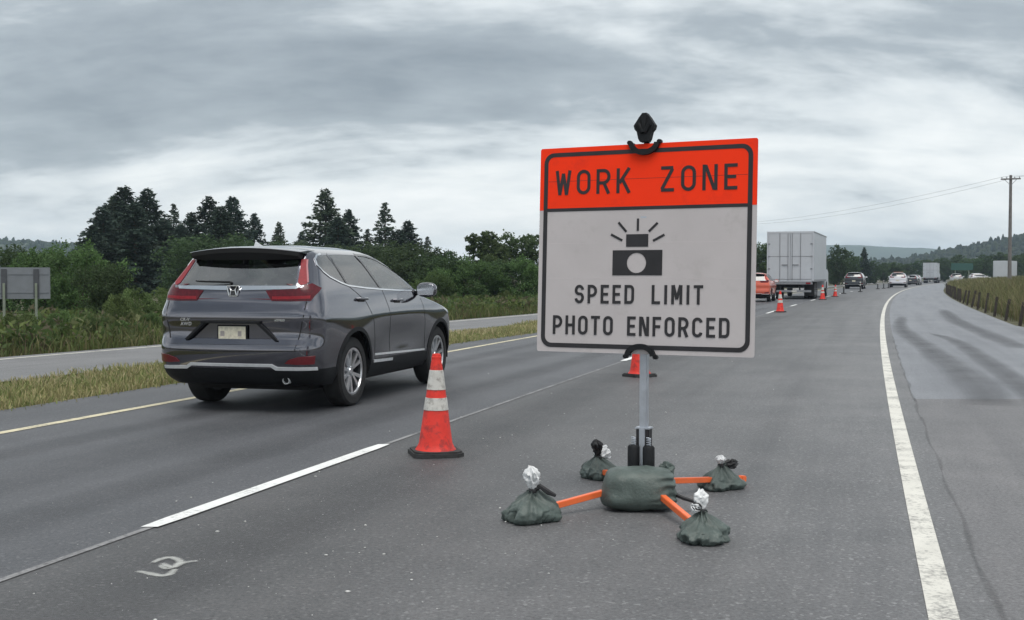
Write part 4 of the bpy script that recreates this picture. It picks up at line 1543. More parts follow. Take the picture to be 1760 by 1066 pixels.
        zz_ = [1.20, 1.29, 1.38, 1.47, 1.555]
        vs_ = []
        rows = interp_table(SUV_T, np.array(zz_))
        for r in rows:
            for k in range(9):
                y = (r[3] - .14) * (k / 4 - 1)
                q = abs(y) / r[3]
                vs_.append((r[2] - .22 * q * q * (r[3] / .92) - .004, y, r[0]))
        ws.add(vs_, [(j * 9 + k, j * 9 + k + 1, (j + 1) * 9 + k + 1, (j + 1) * 9 + k) for j in range(4) for k in range(8)]).build('windscreen', MATS['glass_clear'], t, 40)
        MB().box((2.0, 0, 1.06), (.45, 1.40, .16), bev=.05).build('dashboard', MATS['interior'], t, 40)
        for sx, sy in ((1.15, .38), (1.15, -.38), (.15, .42), (.15, -.42)):
            s1_ = MB().box((sx - .16, sy, 1.06), (.16, .46, .56), bev=.05)
            s1_.box((sx + .12, sy, .86), (.5, .48, .16), bev=.05)
            so_ = s1_.build('seat', MATS['seat_fabric'], t, 40)
            MB().box((sx - .20, sy, 1.42), (.10, .25, .15), bev=.045).build('headrest', MATS['seat_fabric'], so_, 40)
        MB().lathe([(.178, -.012), (.192, 0), (.178, .012), (.166, 0)], 26, 'x', Matrix.Translation((1.62, .38, 1.14)), close=True).build('steering_wheel', MATS['interior'], t, 40)
    else:
        MB().box((1.3, 0, .25), (3.6, 1.25, .10), bev=.02).build('underbody', MATS['seam_black'], t)
        MB().box((-.985, 0, .80), (.02, .32, .15), bev=.004).build('licence_plate', MATS['plate_face'], t)
    return t


WHEELS = {'suv': wheel_meshes(.366, .225, .243, 'suv'), 'truck': wheel_meshes(.50, .28, .29, 'truck', 6, 'truck_grey')}


def place(t, x, y, a, scale=(1, 1, 1), z=0.0):
    t.location = (x, y, z)
    t.rotation_euler = (0, 0, PI / 2 - a)
    t.scale = scale
    return t


suv = make_suv('sport_utility_car', 'dark grey sport utility car driving in the near lane beside the cone', 'car', 'car_paint')
place(suv, -2.526, 12.467, .2735)

# ------------------------------------------------------------------ other traffic
GV = 'vehicles queuing in the far traffic'


def lane_spot(y, off):
    return float(road_x(y, off)), y, heading(y)


o1 = make_suv('hatchback_car', 'orange hatchback behind the box truck, half hidden by the sign', 'car', 'orange_paint', GV, hero=False)
place(o1, 12.85, 61.5, heading(61), (.84, .92, .90))
o2 = make_suv('sport_utility_car', 'black sport utility car ahead of the box truck', 'car', 'black_paint', GV, hero=False)
place(o2, 35.6, 121, heading(121), (1.02, 1.04, 1.02))
o3 = make_suv('sport_utility_car', 'white work sport utility car stopped in the closed lane', 'car', 'white_paint', GV, hero=False)
place(o3, 45.1, 136, heading(136), (1, 1.05, 1.02))
MB().box((.6, 0, 1.745), (.16, 1.0, .07), bev=.02).build('light_bar', MATS['dull_orange'], o3)
o4 = make_suv('estate_car', 'low dark car just right of the white work car', 'car', 'black_paint', GV, hero=False)
place(o4, 57.6, 168, heading(168) + .05, (1, 1, .86))
o5 = make_suv('estate_car', 'white car overlapping the low dark car', 'car', 'white_paint', GV, hero=False)
place(o5, 61.2, 177, heading(177), (1, 1, .88))
o6 = make_suv('sport_utility_car', 'silver car parked by the bank where the posts begin', 'car', 'silver_paint', GV, hero=False)
place(o6, 70.6, 185, heading(185), (1, 1, 1.0))
o7 = make_suv('small_van', 'tiny white van beyond the bank grass', 'van', 'white_paint', GV, hero=False)
place(o7, 79.5, 200, heading(200) + 1.2, (.9, 1, 1.05))


def make_truck(name, label, cat, W, H, L, floor=1.05, cab=True, group=None):
    """box truck: origin on the ground below the rear face, x forward"""
    t = thing(name, label, cat, group=group)
    w2 = W / 2
    b = MB().box((L / 2 + .03, 0, (floor + H) / 2), (L - .06, W - .05, H - floor), bev=.02)
    b.build('box_body', MATS['truck_white'], t)
    for s_ in (-1, 1):                                    # side panels with upright seams
        n = 8
        for k in range(n):
            MB().box((.10 + (L - .2) * (k + .5) / n, s_ * (w2 - .018), (floor + .08 + H - .06) / 2), ((L - .2) / n - .03, .02, H - floor - .16), bev=.004).build('side_panel', MATS['truck_white'], t)
        MB().box((L / 2, s_ * (w2 - .012), H - .03), (L, .03, .08), bev=.008).build('top_rail', MATS['truck_grey'], t)
        MB().box((L / 2, s_ * (w2 - .012), floor + .03), (L, .03, .12), bev=.008).build('bottom_rail', MATS['truck_grey'], t)
    fr = MB()
    fr.box((0, -w2 + .05, (floor + H) / 2), (.07, .10, H - floor + .02), bev=.01).box((0, w2 - .05, (floor + H) / 2), (.07, .10, H - floor + .02), bev=.01)
    fr.box((0.002, 0, H - .06), (.07, W - .19, .13), bev=.01).box((0.002, 0, floor + .03), (.07, W - .19, .12), bev=.01)
    fr.build('rear_frame', MATS['truck_white'], t)
    dw = (W - .22) / 2
    for s_ in (-1, 1):
        d = MB().box((-.018, s_ * (dw / 2 + .006), (floor + H) / 2 - .01), (.05, dw - .012, H - floor - .25), bev=.008).build('rear_door', MATS['truck_white'], t)
        for q in (.12, dw * .48):
            MB().tube([(-.062, s_ * q, floor + .05), (-.062, s_ * q, H - .10)], .017, 6).build('lock_rod', MATS['truck_grey'], d)
        MB().box((-.075, s_ * .30, floor + .95), (.03, .36, .05), bev=.008).build('lock_handle', MATS['truck_grey'], d)
        for hz in (.25, .5, .75):
            MB().box((-.05, s_ * (dw - .02), floor + (H - floor) * hz), (.03, .12, .07), bev=.006).build('hinge', MATS['truck_grey'], d)
        MB().box((-.046, s_ * dw * .5, floor + (H - floor) * .5), (.012, dw * .9, .03)).build('door_band', MATS['truck_grey'], d)
    MB().box((-.05, 0, floor - .12), (.10, W * .96, .14), bev=.01).build('rear_sill', MATS['truck_grey'], t)
    for s_ in (-1, 1):
        MB().box((-.11, s_ * (w2 - .30), floor - .12), (.03, .26, .09), bev=.01).build('tail_lamp', MATS['lamp_red'], t)
        MB().box((.02, s_ * .55, floor - .36), (.08, .08, .40)).build('bumper_bracket', MATS['seam_black'], t)
    MB().box((-.03, 0, floor - .58), (.10, W * .90, .12), bev=.01).build('underride_bar', MATS['truck_grey'], t)
    MB().box((-.09, -.25, floor - .58), (.012, .30, .10)).build('licence_plate', MATS['cone_white'], t)
    MB().box((L * .5 + .6, 0, floor - .26), (L * 1.05, .9, .26)).build('chassis', MATS['seam_black'], t)
    wm = WHEELS['truck']
    for xw in (1.6, 2.85):
        for s_ in (-1, 1):
            put_wheel(t, wm, xw, s_ * (w2 - .18), .50, s_ < 0, .2, False)
            put_wheel(t, wm, xw, s_ * (w2 - .50), .50, s_ < 0, .7, False)
    for s_ in (-1, 1):
        MB().box((.95, s_ * (w2 - .32), .55), (.02, .58, .72), bev=.004).build('mud_flap', MATS['rubber'], t)
        put_wheel(t, wm, L + 1.3, s_ * (w2 - .2), .50, s_ < 0, .4, False)
    c = MB().prism([(L + .15, .55), (L + .15, 2.75), (L + 1.2, 2.85), (L + 2.0, 1.85), (L + 3.2, 1.60), (L + 3.3, .55)], 'y', -w2 * .92, w2 * .92).build('cab', MATS['truck_white'], t)
    MB().prism([(L + 1.25, 2.70), (L + 1.30, 2.74), (L + 1.98, 1.94), (L + 1.93, 1.90)], 'y', -w2 * .8, w2 * .8).build('windscreen', MATS['dark_glass'], c)
    for s_ in (-1, 1):
        MB().prism([(L + .7, 1.75), (L + .7, 2.5), (L + 1.3, 2.5), (L + 1.8, 1.80)], 'y', s_ * w2 * .915, s_ * w2 * .925).build('side_window', MATS['dark_glass'], c)
    return t


place(make_truck('box_truck', 'big white box truck with two rear doors in the near lane', 'truck', 2.66, 3.93, 9.6, group=GV), 16.15, 67.6, R(19.3))
place(make_truck('box_truck', 'small far white box truck at the end of the queue', 'truck', 2.5, 3.75, 6.0, group=GV), 77.2, 215, heading(215))
for x, y, lab, a in ((66.5, 158, 'white parked trailer left of the utility pole', .55), (71.9, 160, 'white parked trailer right of the utility pole', .75)):
    tr = thing('box_trailer', lab, 'trailer', (x, y, .4), PI / 2 - a, 'parked trailers')
    MB().box((2.6, 0, 1.85), (5.2, 2.3, 2.3), bev=.04).build('box_body', MATS['truck_white'], tr)
    MB().box((-.02, 0, 1.85), (.04, 2.0, 2.05), bev=.01).build('rear_door', MATS['truck_white'], tr)
    MB().box((2.6, 0, .60), (5.0, 1.0, .18)).build('chassis', MATS['seam_black'], tr)
    for s_ in (-1, 1):
        put_wheel(tr, WHEELS['suv'], 1.6, s_ * 1.0, .366, s_ < 0, .2, False)
        put_wheel(tr, WHEELS['suv'], 2.5, s_ * 1.0, .366, s_ < 0, .5, False)

# ------------------------------------------------------------------ work zone sign on its stand
SX, SY, SYAW = 0.785, 6.98, R(26.2)
W_, H_ = 1.372, 1.262
PZ = 1.531
sign = thing('portable_sign', 'orange and white work zone photo enforced sign on a four-legged stand', 'sign', (SX, SY, 0), -SYAW)
TILT = Matrix.Translation((0, 0, PZ)) @ Matrix.Rotation(-R(2.8), 4, 'X') @ Matrix.Translation((0, 0, 0))


def uv(u, v):
    return ((u - .5) * W_, (.5 - v) * H_)


def rrect(x0, x1, z0, z1, r, n=6):
    out = []
    for cx, cz, a in ((x1 - r, z1 - r, 0), (x0 + r, z1 - r, 90), (x0 + r, z0 + r, 180), (x1 - r, z0 + r, 270)):
        for k in range(n + 1):
            t = R(a + 90 * k / n)
            out.append((cx + r * math.cos(t), cz + r * math.sin(t)))
    return out


def panel_part(name, mat, poly, y0, y1, parent):
    """flat piece between depths y0 (front) and y1, in panel coordinates"""
    return MB().prism(poly, 'y', y0, y1, TILT).build(name, MATS[mat], parent)


hw, hh = W_ / 2, H_ / 2
panel = panel_part('sign_panel', 'sign_white', rrect(-hw, hw, -hh, hh, .014), -.002, .003, sign)
vd = .305
zdiv = (.5 - vd) * H_
top_r = [p for p in rrect(-hw, hw, zdiv, hh, .014) if p[1] > zdiv + .05] + [(-hw, zdiv), (hw, zdiv)]
panel_part('orange_field', 'sign_orange', top_r, -.0032, -.0018, panel)


def ring_part(name, mat, outer, inner, y, parent):
    n = len(outer)
    V = [(p[0], y, p[1]) for p in outer] + [(p[0], y, p[1]) for p in inner] + [(p[0], y + .0012, p[1]) for p in outer] + [(p[0], y + .0012, p[1]) for p in inner]
    F = []
    for i in range(n):
        j = (i + 1) % n
        F += [(i, j, n + j, n + i), (2 * n + i, 3 * n + i, 3 * n + j, 2 * n + j), (i, 2 * n + i, 2 * n + j, j), (n + i, n + j, 3 * n + j, 3 * n + i)]
    return MB().add(V, F, TILT).build(name, MATS[mat], parent)


ring_part('border', 'sign_black', rrect(-hw + .027, hw - .027, -hh + .027, hh - .030, .065), rrect(-hw + .054, hw - .054, -hh + .054, hh - .056, .042), -.0045, panel)
panel_part('divider_line', 'sign_black', [(-hw + .053, zdiv - .010), (hw - .053, zdiv - .010), (hw - .053, zdiv + .010), (-hw + .053, zdiv + .010)], -.0042, -.0030, panel)
# joints where the folded sheet shows fine level lines
for v_ in (.165, .47, .64):
    z_ = (.5 - v_) * H_
    panel_part('fold_line', 'sign_fold' if v_ > .3 else 'sign_black', [(-hw + .056, z_ - .0009), (hw - .056, z_ - .0009), (hw - .056, z_ + .0009), (-hw + .056, z_ + .0009)], -.0036 if v_ < .3 else -.0024, -.0018, panel)


def arcp(cx, cy, rx_, ry_, a0, a1, n=8):
    return [(cx + rx_ * math.cos(R(a0 + (a1 - a0) * k / n)), cy + ry_ * math.sin(R(a0 + (a1 - a0) * k / n))) for k in range(n + 1)]


def glyphs(w, t):
    """stroke centre lines in a box w wide and 1 high; t is the stroke"""
    a, b = t / 2, w - t / 2
    m = w / 2
    rx_ = (b - a) / 2
    lo, hi = t / 2, 1 - t / 2
    rb = min(rx_, .27)
    o_ = arcp(m, hi - rb, rx_, rb, 0, 180, 12) + arcp(m, lo + rb, rx_, rb, 180, 360, 12)
    bow = lambda z0, z1: [(a, z1)] + arcp(b - (z1 - z0) / 2 * .9, (z0 + z1) / 2, (z1 - z0) / 2 * .9, (z1 - z0) / 2, 90, -90, 10) + [(a, z0)]
    G = {
        'O': [o_ + [o_[0], o_[1]]],
        'W': [[(a * .8, 1), (w * .28, 0.0)], [(w * .28, 0.0), (w * .5, .88)], [(w * .5, .88), (w * .72, 0.0)], [(w * .72, 0.0), (w - a * .8, 1)]],
        'R': [[(a, 0), (a, 1)], bow(.44, hi), [(m + .02, .44), (b, 0)]],
        'K': [[(a, 0), (a, 1)], [(b, 1), (a + t * .45, .40)], [(a + .22 * w + t * .3, .58), (b + t * .1, 0)]],
        'Z': [[(a * .6, hi), (b, hi)], [(b - t * .15, hi - t * .3), (a + t * .15, lo + t * .3)], [(a * .8, lo), (w - a * .3, lo)]],
        'N': [[(a, 0), (a, 1)], [(b, 0), (b, 1)], [(a + t * .4, 1 - t * .2), (b - t * .4, t * .2)]],
        'E': [[(a, 0), (a, 1)], [(a + t / 2, hi), (w, hi)], [(a + t / 2, .5), (w * .9, .5)], [(a + t / 2, lo), (w, lo)]],
        'F': [[(a, 0), (a, 1)], [(a + t / 2, hi), (w, hi)], [(a + t / 2, .5), (w * .9, .5)]],
        'L': [[(a, 0), (a, 1)], [(a + t / 2, lo), (w, lo)]],
        'I': [[(m, 0), (m, 1)]],
        'T': [[(0, hi), (w, hi)], [(m, 0), (m, hi - t / 2)]],
        'H': [[(a, 0), (a, 1)], [(b, 0), (b, 1)], [(a + t / 2, .5), (b - t / 2, .5)]],
        'M': [[(a, 0), (a, 1)], [(b, 0), (b, 1)], [(a + t * .2, 1), (m, .26)], [(m, .26), (b - t * .2, 1)]],
        'P': [[(a, 0), (a, 1)], bow(.42, hi)],
        'D': [[(a, 0), (a, 1)], [(a, hi)] + arcp(b - rx_ * .8, hi - rb, rx_ * .8, rb, 90, 0) + arcp(b - rx_ * .8, lo + rb, rx_ * .8, rb, 0, -90) + [(a, lo)]],
        'C': [arcp(m, hi - rb, rx_, rb, 8, 180, 12) + arcp(m, lo + rb, rx_, rb, 180, 352, 12)],
        'S': [arcp(m, hi - .22, rx_, .22, 8, 180, 10) + arcp(m, hi - .235, rx_, .19, 180, 245, 5) + arcp(m, lo + .235, rx_, .22, 62, 0, 6) + arcp(m, lo + .22, rx_, .22, 0, -172, 12)],
    }
    return G


WID = {'W': 1.12, 'M': 1.1, 'I': .34, 'E': .86, 'F': .84, 'L': .86, 'T': .92, 'K': 1.0}


def write_line(text, u0, u1, v0, v1, base_w, t, space=.36):
    """spread text between u0 and u1 with cap height v0..v1"""
    cap = (v1 - v0) * H_
    ws = [WID.get(c, 1.0) * base_w if c != ' ' else None for c in text]
    gaps = 0
    total = sum(w for w in ws if w)
    nsp = sum(1 for i in range(len(text) - 1) if text[i] != ' ' and text[i + 1] != ' ')
    nwd = text.count(' ')
    avail = (u1 - u0) * W_ / cap - total
    unit_ = avail / (nsp + nwd * (space / .12))
    x = uv(u0, 0)[0]
    zb = uv(0, v1)[1]
    for i, c in enumerate(text):
        if c == ' ':
            x += unit_ * (space / .12) * cap
            continue
        w = ws[i]
        mb = MB()
        for k, ln in enumerate(glyphs(w, t)[c]):
            n = len(ln)
            closed = c == 'O'
            pts = [(x + p[0] * cap, zb + p[1] * cap) for p in ln]
            if closed:
                pts = pts[:-1]
            rb_ = ribbon2d(pts, t * cap)
            m_ = len(pts)
            y0 = -.0052 - .0002 * k
            V = [(p[0], y0, p[1]) for p in rb_] + [(p[0], -.0030, p[1]) for p in rb_]
            F = [(j, j + 1, 2 * m_ - 2 - j, 2 * m_ - 1 - j) for j in range(m_ - 1)]
            mb.add(V, F + [tuple(range(2 * m_)) + ()][:0], TILT)
            N2 = 2 * m_
            mb.add(V, [(j, (j + 1) % N2, N2 + (j + 1) % N2, N2 + j) for j in range(N2)], TILT)
        mb.build('letter', MATS['sign_black'], panel)
        x += w * cap
        if i + 1 < len(text) and text[i + 1] != ' ':
            x += unit_ * cap


write_line('WORK ZONE', .078, .915, .112, .232, .60, .132, .56)
write_line('SPEED LIMIT', .182, .775, .672, .762, .54, .150, .55)
write_line('PHOTO ENFORCED', .078, .893, .822, .914, .54, .150, .50)
# camera pictogram: body with a round lens opening, flash block and five rays
x0, z1 = uv(.360, .506)
x1, z0 = uv(.590, .626)
cx, cz = uv(.472, .567)
n_ = 32
circ = [(cx + .061 * math.cos(2 * PI * k / n_ + PI / 4), cz + .061 * math.sin(2 * PI * k / n_ + PI / 4)) for k in range(n_)]
corners = [(x1, z1), (x0, z1), (x0, z0), (x1, z0)]
sq = []
for q in range(4):
    for k in range(8):
        a_, b_ = corners[q], corners[(q + 1) % 4]
        sq.append((a_[0] + (b_[0] - a_[0]) * k / 8, a_[1] + (b_[1] - a_[1]) * k / 8))
ring_part('camera_symbol', 'sign_black', sq, circ, -.0046, panel)
x0, z1 = uv(.422, .430)
x1, z0 = uv(.524, .490)
panel_part('flash_symbol', 'sign_black', [(x0, z0), (x1, z0), (x1, z1), (x0, z1)], -.0046, -.0018, panel)
for (xa, ya), (xb, yb_) in (((375, 530), (422, 553)), ((405, 480), (438, 517)), ((485, 462), (485, 512)), ((565, 477), (530, 513)), ((593, 524), (548, 550))):
    f_ = lambda x, y: uv((x - 66) / 882, (y - 160) / 850 + (x - 480) * 0.000055)
    panel_part('flash_ray', 'sign_black', ribbon2d([f_(xa, ya), f_(xb, yb_)], .014), -.0046, -.0018, panel)
# clamps at top and bottom edge, socket head, mast
for zc, s_, nm in ((hh + .004, -1, 'top_clamp'), (-hh - .012, 1, 'bottom_clamp')):
    arc_o = [(.096 * math.cos(PI * k / 14), s_ * .074 * math.sin(PI * k / 14)) for k in range(15)]
    pl = [(p[0] - (.0), zc + p[1]) for p in arc_o]
    arc_i = [(.066 * math.cos(PI * k / 14), s_ * .042 * math.sin(PI * k / 14)) for k in range(15)]
    V, F = [], []
    for y_ in (-.030, .012):
        for a_, b_ in zip(arc_o, arc_i):
            V += [(a_[0], y_, zc + a_[1]), (b_[0], y_, zc + b_[1])]
    for k in range(14):
        i = 2 * k
        F += [(i, i + 1, i + 3, i + 2), (30 + i, 30 + i + 2, 30 + i + 3, 30 + i + 1), (i, i + 2, 30 + i + 2, 30 + i), (i + 1, 30 + i + 1, 30 + i + 3, i + 3)]
    F += [(0, 30, 31, 1), (28, 29, 59, 58)]
    cl_ = MB().add(V, F, TILT).build(nm, MATS['black_plastic'], sign)
    for e_ in (-1, 1):
        MB().box((e_ * .094, -.006, zc - s_ * .004), (.026, .044, .024), TILT, bev=.005).build('clamp_lug', MATS['black_plastic'], cl_)
hd = MB()
hexp = [(-.026, 0), (-.036, .018), (-.046, .060), (-.060, .075), (-.066, .098), (-.052, .118), (-.034, .146), (-.018, .165), (-.014, .172)]
hd.prism([(p[0], hh + .010 + p[1]) for p in hexp] + [(-p[0], hh + .010 + p[1]) for p in hexp[::-1]], 'y', -.026, .024, TILT)
ho = hd.build('socket_head', MATS['black_plastic'], sign)
for a_ in (-30, 0, 30):
    d_ = Vector((math.sin(R(a_)), 0, math.cos(R(a_))))
    p0 = Vector((0, -.028, hh + .055))
    MB().tube([p0 + d_ * .01, p0 + d_ * (.108 if a_ == 0 else .07)], [.014, .017], 10, M=TILT).build('flag_socket', MATS['black_plastic'], ho)
MB().tube([p + Vector((0, .03, 0)) for p in (Vector((0, 0, hh - .05)), Vector((0, 0, hh + .04)))], .018, 8, M=TILT).build('socket_stem', MATS['black_plastic'], ho)
MB().box((0, .030, .92), (.046, .046, 1.62), bev=.004).build('mast', MATS['galvanised'], sign)
MB().box((0, .030, .30), (.082, .066, .30), bev=.006).build('mast_sleeve', MATS['sign_black'], sign)
MB().box((0, -.006, .32), (.036, .012, .26), bev=.003).build('sleeve_strip', MATS['galvanised'], sign)
MB().box((0, .030, .452), (.094, .076, .010), bev=.003).build('sleeve_collar', MATS['galvanised'], sign)
for s_ in (-1, 1):
    sp_ = MB().lathe([(.001, .215), (.030, .215), (.036, .222), (.036, .340), (.028, .352), (.001, .352)], 18, 'z', Matrix.Translation((s_ * .048, -.022, 0)))
    so_ = sp_.build('spring_can', MATS['black_plastic'], sign, 40)
    pts_ = [(s_ * .048 + .012 * math.cos(k * .9), -.022 + .012 * math.sin(k * .9), .350 + .0020 * k) for k in range(26)]
    MB().tube(pts_, .004, 5).build('spring_coil', MATS['galvanised'], so_)
MB().box((0, .03, .10), (.16, .14, .14), bev=.012).build('stand_base', MATS['sign_black'], sign)
ENDS = [(.02, 6.42), (1.00, 6.03), (.56, 7.98), (1.52, 7.62)]
cs_, sn_ = math.cos(SYAW), math.sin(SYAW)


def to_local(x, y, z=0):
    dx, dy = x - SX, y - SY
    return Vector((dx * cs_ - dy * sn_, dx * sn_ + dy * cs_, z))


for ex, ey in ENDS:
    e_ = to_local(ex, ey, .035)
    c_ = Vector((0, .03, .125))
    d_ = (e_ - c_)
    p0, p1 = c_ + d_ * .06, e_
    z_ax = (p1 - p0).normalized()
    x_ax = z_ax.cross(Vector((0, 0, 1))).normalized()
    y_ax = z_ax.cross(x_ax)
    M = Matrix((x_ax, y_ax, z_ax)).transposed().to_4x4()
    M.translation = (p0 + p1) / 2
    lg = MB().box((0, 0, 0), (.034, .034, (p1 - p0).length), M, bev=.003).build('leg', MATS['leg_orange'], sign)
    Mf = M.copy()
    Mf.translation = p1
    MB().box((0, 0, -.01), (.042, .042, .05), Mf, bev=.006).build('leg_cap', MATS['leg_orange'], lg)

# ------------------------------------------------------------------ sandbags


def sack_mesh(name, rx_, ry_, hz, seed, neck=.16, pleats=9, lean=(0, 0)):
    nu, nv = 96, 34
    V, F = [], []
    prof = [(0.0, 0.86, 0.00), (0.06, .97, .0), (.16, 1.02, 0), (.32, .98, .02), (.5, .84, .10), (.66, .62, .22), (.8, .38, .42), (.9, .22, .6), (.96, neck, .7), (1.0, neck * 1.25, .8)]
    ts = [p[0] for p in prof]
    for j in range(nv):
        t = j / (nv - 1)
        r = np.interp(t, ts, [p[1] for p in prof])
        pl = np.interp(t, ts, [p[2] for p in prof])
        for i in range(nu):
            a = 2 * PI * i / nu
            n1 = noise.noise(Vector((math.cos(a) * 1.3, math.sin(a) * 1.3, t * 1.6 + seed * 7.7)))
            n2 = noise.noise(Vector((math.cos(a) * 4.2, math.sin(a) * 4.2, t * 3.5 + seed * 3.1)))
            n3 = 1 - 2.6 * abs(noise.noise(Vector((math.cos(a) * 3.1, math.sin(a) * 3.1, t * 2.2 + seed * 9)))) - .8 * abs(noise.noise(Vector((math.cos(a) * 7.1, math.sin(a) * 7.1, t * 5 + seed))))
            rr = r * (1 + .26 * n1 + .12 * n2 + .12 * n3 + pl * .32 * math.sin(pleats * a + seed + 2 * n1) + .05 * math.cos(4 * a + seed) * (t < .4))
            z = hz * t * (1 + .22 * n1) + (0.0 if t > .04 else 0)
            V.append((rr * rx_ * math.cos(a) + lean[0] * t * t, rr * ry_ * math.sin(a) + lean[1] * t * t, max(0.001, z)))
    for j in range(nv - 1):
        for i in range(nu):
            F.append((j * nu + i, j * nu + (i + 1) % nu, (j + 1) * nu + (i + 1) % nu, (j + 1) * nu + i))
    F += [tuple(range(nu))[::-1], tuple((nv - 1) * nu + i for i in range(nu))]
    return MB().add(V, F).mesh(name, MATS['bag_green'], 75)


def crumple(r, hz, seed, flare=1.0):
    """gathered plastic tail: a pleated tuft"""
    nu, nv = 48, 20
    V, F = [], []
    for j in range(nv):
        t = j / (nv - 1)
        rr0 = r * (.42 + .75 * math.sin(min(1, t * 1.15) * PI * .62) * flare) * (1 - .75 * max(0, t - .72) / .28)
        for i in range(nu):
            a = 2 * PI * i / nu
            n1 = noise.noise(Vector((math.cos(a) * 2.2, math.sin(a) * 2.2, t * 3 + seed * 5)))
            n4 = abs(noise.noise(Vector((math.cos(a) * 3.6, math.sin(a) * 3.6, t * 4 + seed * 2))))
            rr = rr0 * (1.12 + .34 * n1 - .75 * n4 + .18 * math.sin(7 * a + seed + 3 * t) * (1 - t * .6))
            V.append((rr * math.cos(a), rr * math.sin(a) * .75, hz * t * (1 + .2 * n1)))
    for j in range(nv - 1):
        for i in range(nu):
            F.append((j * nu + i, j * nu + (i + 1) % nu, (j + 1) * nu + (i + 1) % nu, (j + 1) * nu + i))
    F += [tuple(range(nu))[::-1], tuple((nv - 1) * nu + i for i in range(nu))]
    return V, F


def tied_bag(label, x, y, rx_, ry_, hz, seed, rz, lean, tails, strap):
    """tails: (material, radius, height, direction) tufts above the tie; strap: points of the loose dark strap"""
    t = thing('sandbag', label, 'sandbag', (x, y, 0), rz, 'sandbags holding down the sign stand')
    t.scale = (.88, .88, .92)
    link(bpy.data.objects.new('sack', sack_mesh('sack', rx_, ry_, hz, seed, lean=lean)), t)
    nk = Vector((lean[0], lean[1], hz * .99))
    MB().lathe([(.016, -.014), (.026, -.012), (.030, 0), (.026, .012), (.016, .014)], 14, 'z', Matrix.Translation(nk), close=True).build('tie', MATS['bag_black'], t, 50)
    for mat, r, h_, d in tails:
        V, F = crumple(r, h_, seed + r * 10)
        M = Matrix.Translation(nk + Vector(d) * .012) @ Vector(d).to_track_quat('Z', 'Y').to_matrix().to_4x4()
        MB().add(V, F, M).build('bag_tail', MATS[mat], t, 60)
    if strap:
        MB().tube([nk + Vector(p) for p in strap], [.014] + [.017] * (len(strap) - 2) + [.010], 6).build('strap', MATS['bag_black'], t, 50)
    return t


tied_bag('green sandbag with tall white tail on the front left leg', .10, 6.47, .172, .145, .185, 1, .2, (.02, 0),
         [('bag_black', .032, .09, (.05, 0, 1)), ('bag_plastic', .046, .140, (-.12, -.1, 1))], [(0, 0, 0), (.04, -.03, .03), (.09, -.05, -.005), (.135, -.06, -.025)])
tied_bag('green sandbag with two white tails on the front right leg', .99, 5.99, .165, .145, .165, 2, 1.1, (0, .01),
         [('bag_plastic', .036, .105, (.15, .1, 1)), ('bag_black', .034, .06, (-.4, .5, .5)), ('bag_plastic', .034, .06, (-.5, .6, .45))], None)
tied_bag('green sandbag with black upright tail on the back left leg', .60, 7.86, .160, .140, .155, 3, 2.0, (.0, .02),
         [('bag_black', .042, .115, (.0, .15, 1)), ('bag_plastic', .058, .13, (.55, -.65, .25))], None)
tied_bag('green sandbag with drooping black tail on the back right leg', 1.345, 7.47, .165, .140, .160, 4, .7, (.01, 0),
         [('bag_plastic', .034, .06, (-.25, 0, 1)), ('bag_black', .036, .11, (.8, -.5, .12))], None)


def pillow():
    t = thing('sandbag', 'plump green sandbag draped over the centre of the sign stand', 'sandbag', (SX - .04, SY - .17, 0), -.06, 'sandbags holding down the sign stand')
    nu, nv = 110, 70
    V, F = [], []
    for j in range(nv + 1):
        b = -PI / 2 + PI * j / nv
        for i in range(nu):
            a = 2 * PI * i / nu
            cb, sb = math.cos(b), math.sin(b)
            sp_ = lambda v, e: math.copysign(abs(v) ** e, v)
            x = sp_(cb, .45) * sp_(math.cos(a), .55) * .212
            y = sp_(cb, .62) * sp_(math.sin(a), .75) * .150
            z = sp_(sb, .62) * .122
            n1 = noise.noise(Vector((x * 9, y * 9, z * 9 + 3)))
            n2 = noise.noise(Vector((x * 26, y * 18, z * 14 + 8)))
            # creases run in from the gathered right end
            gath = max(0, x / .21) ** 2
            cr = .010 * gath * math.sin(z * 130 + n1 * 5)
            k = 1 + .06 * n1 + .02 * n2 + .030 * (.35 - abs(noise.noise(Vector((x * 13, y * 7, z * 6 + 1)))))
            sag = 1 + .10 * (1 if z < 0 else 0) * abs(z) / .122
            V.append((x * k * sag - cr * .5, (y * k + cr) * sag, max(.002, z * k + .122)))
    for j in range(nv):
        for i in range(nu):
            F.append((j * nu + i, j * nu + (i + 1) % nu, (j + 1) * nu + (i + 1) % nu, (j + 1) * nu + i))
    MB().add(V, F).build('sack', MATS['bag_green'], t, 75)
    MB().tube([(.19, -.03, .10), (.26, -.06, .075), (.33, -.10, .060), (.36, -.13, .055)], [.012, .012, .010, .006], 6).build('strap', MATS['bag_black'], t, 50)
    V, F = crumple(.045, .10, 9)
    MB().add(V, F, Matrix.Translation((.12, .09, .19)) @ Matrix.Rotation(1.1, 4, 'Y')).build('bag_tail', MATS['bag_green'], t, 60)
    return t


pillow()

# ------------------------------------------------------------------ cones and channelisers


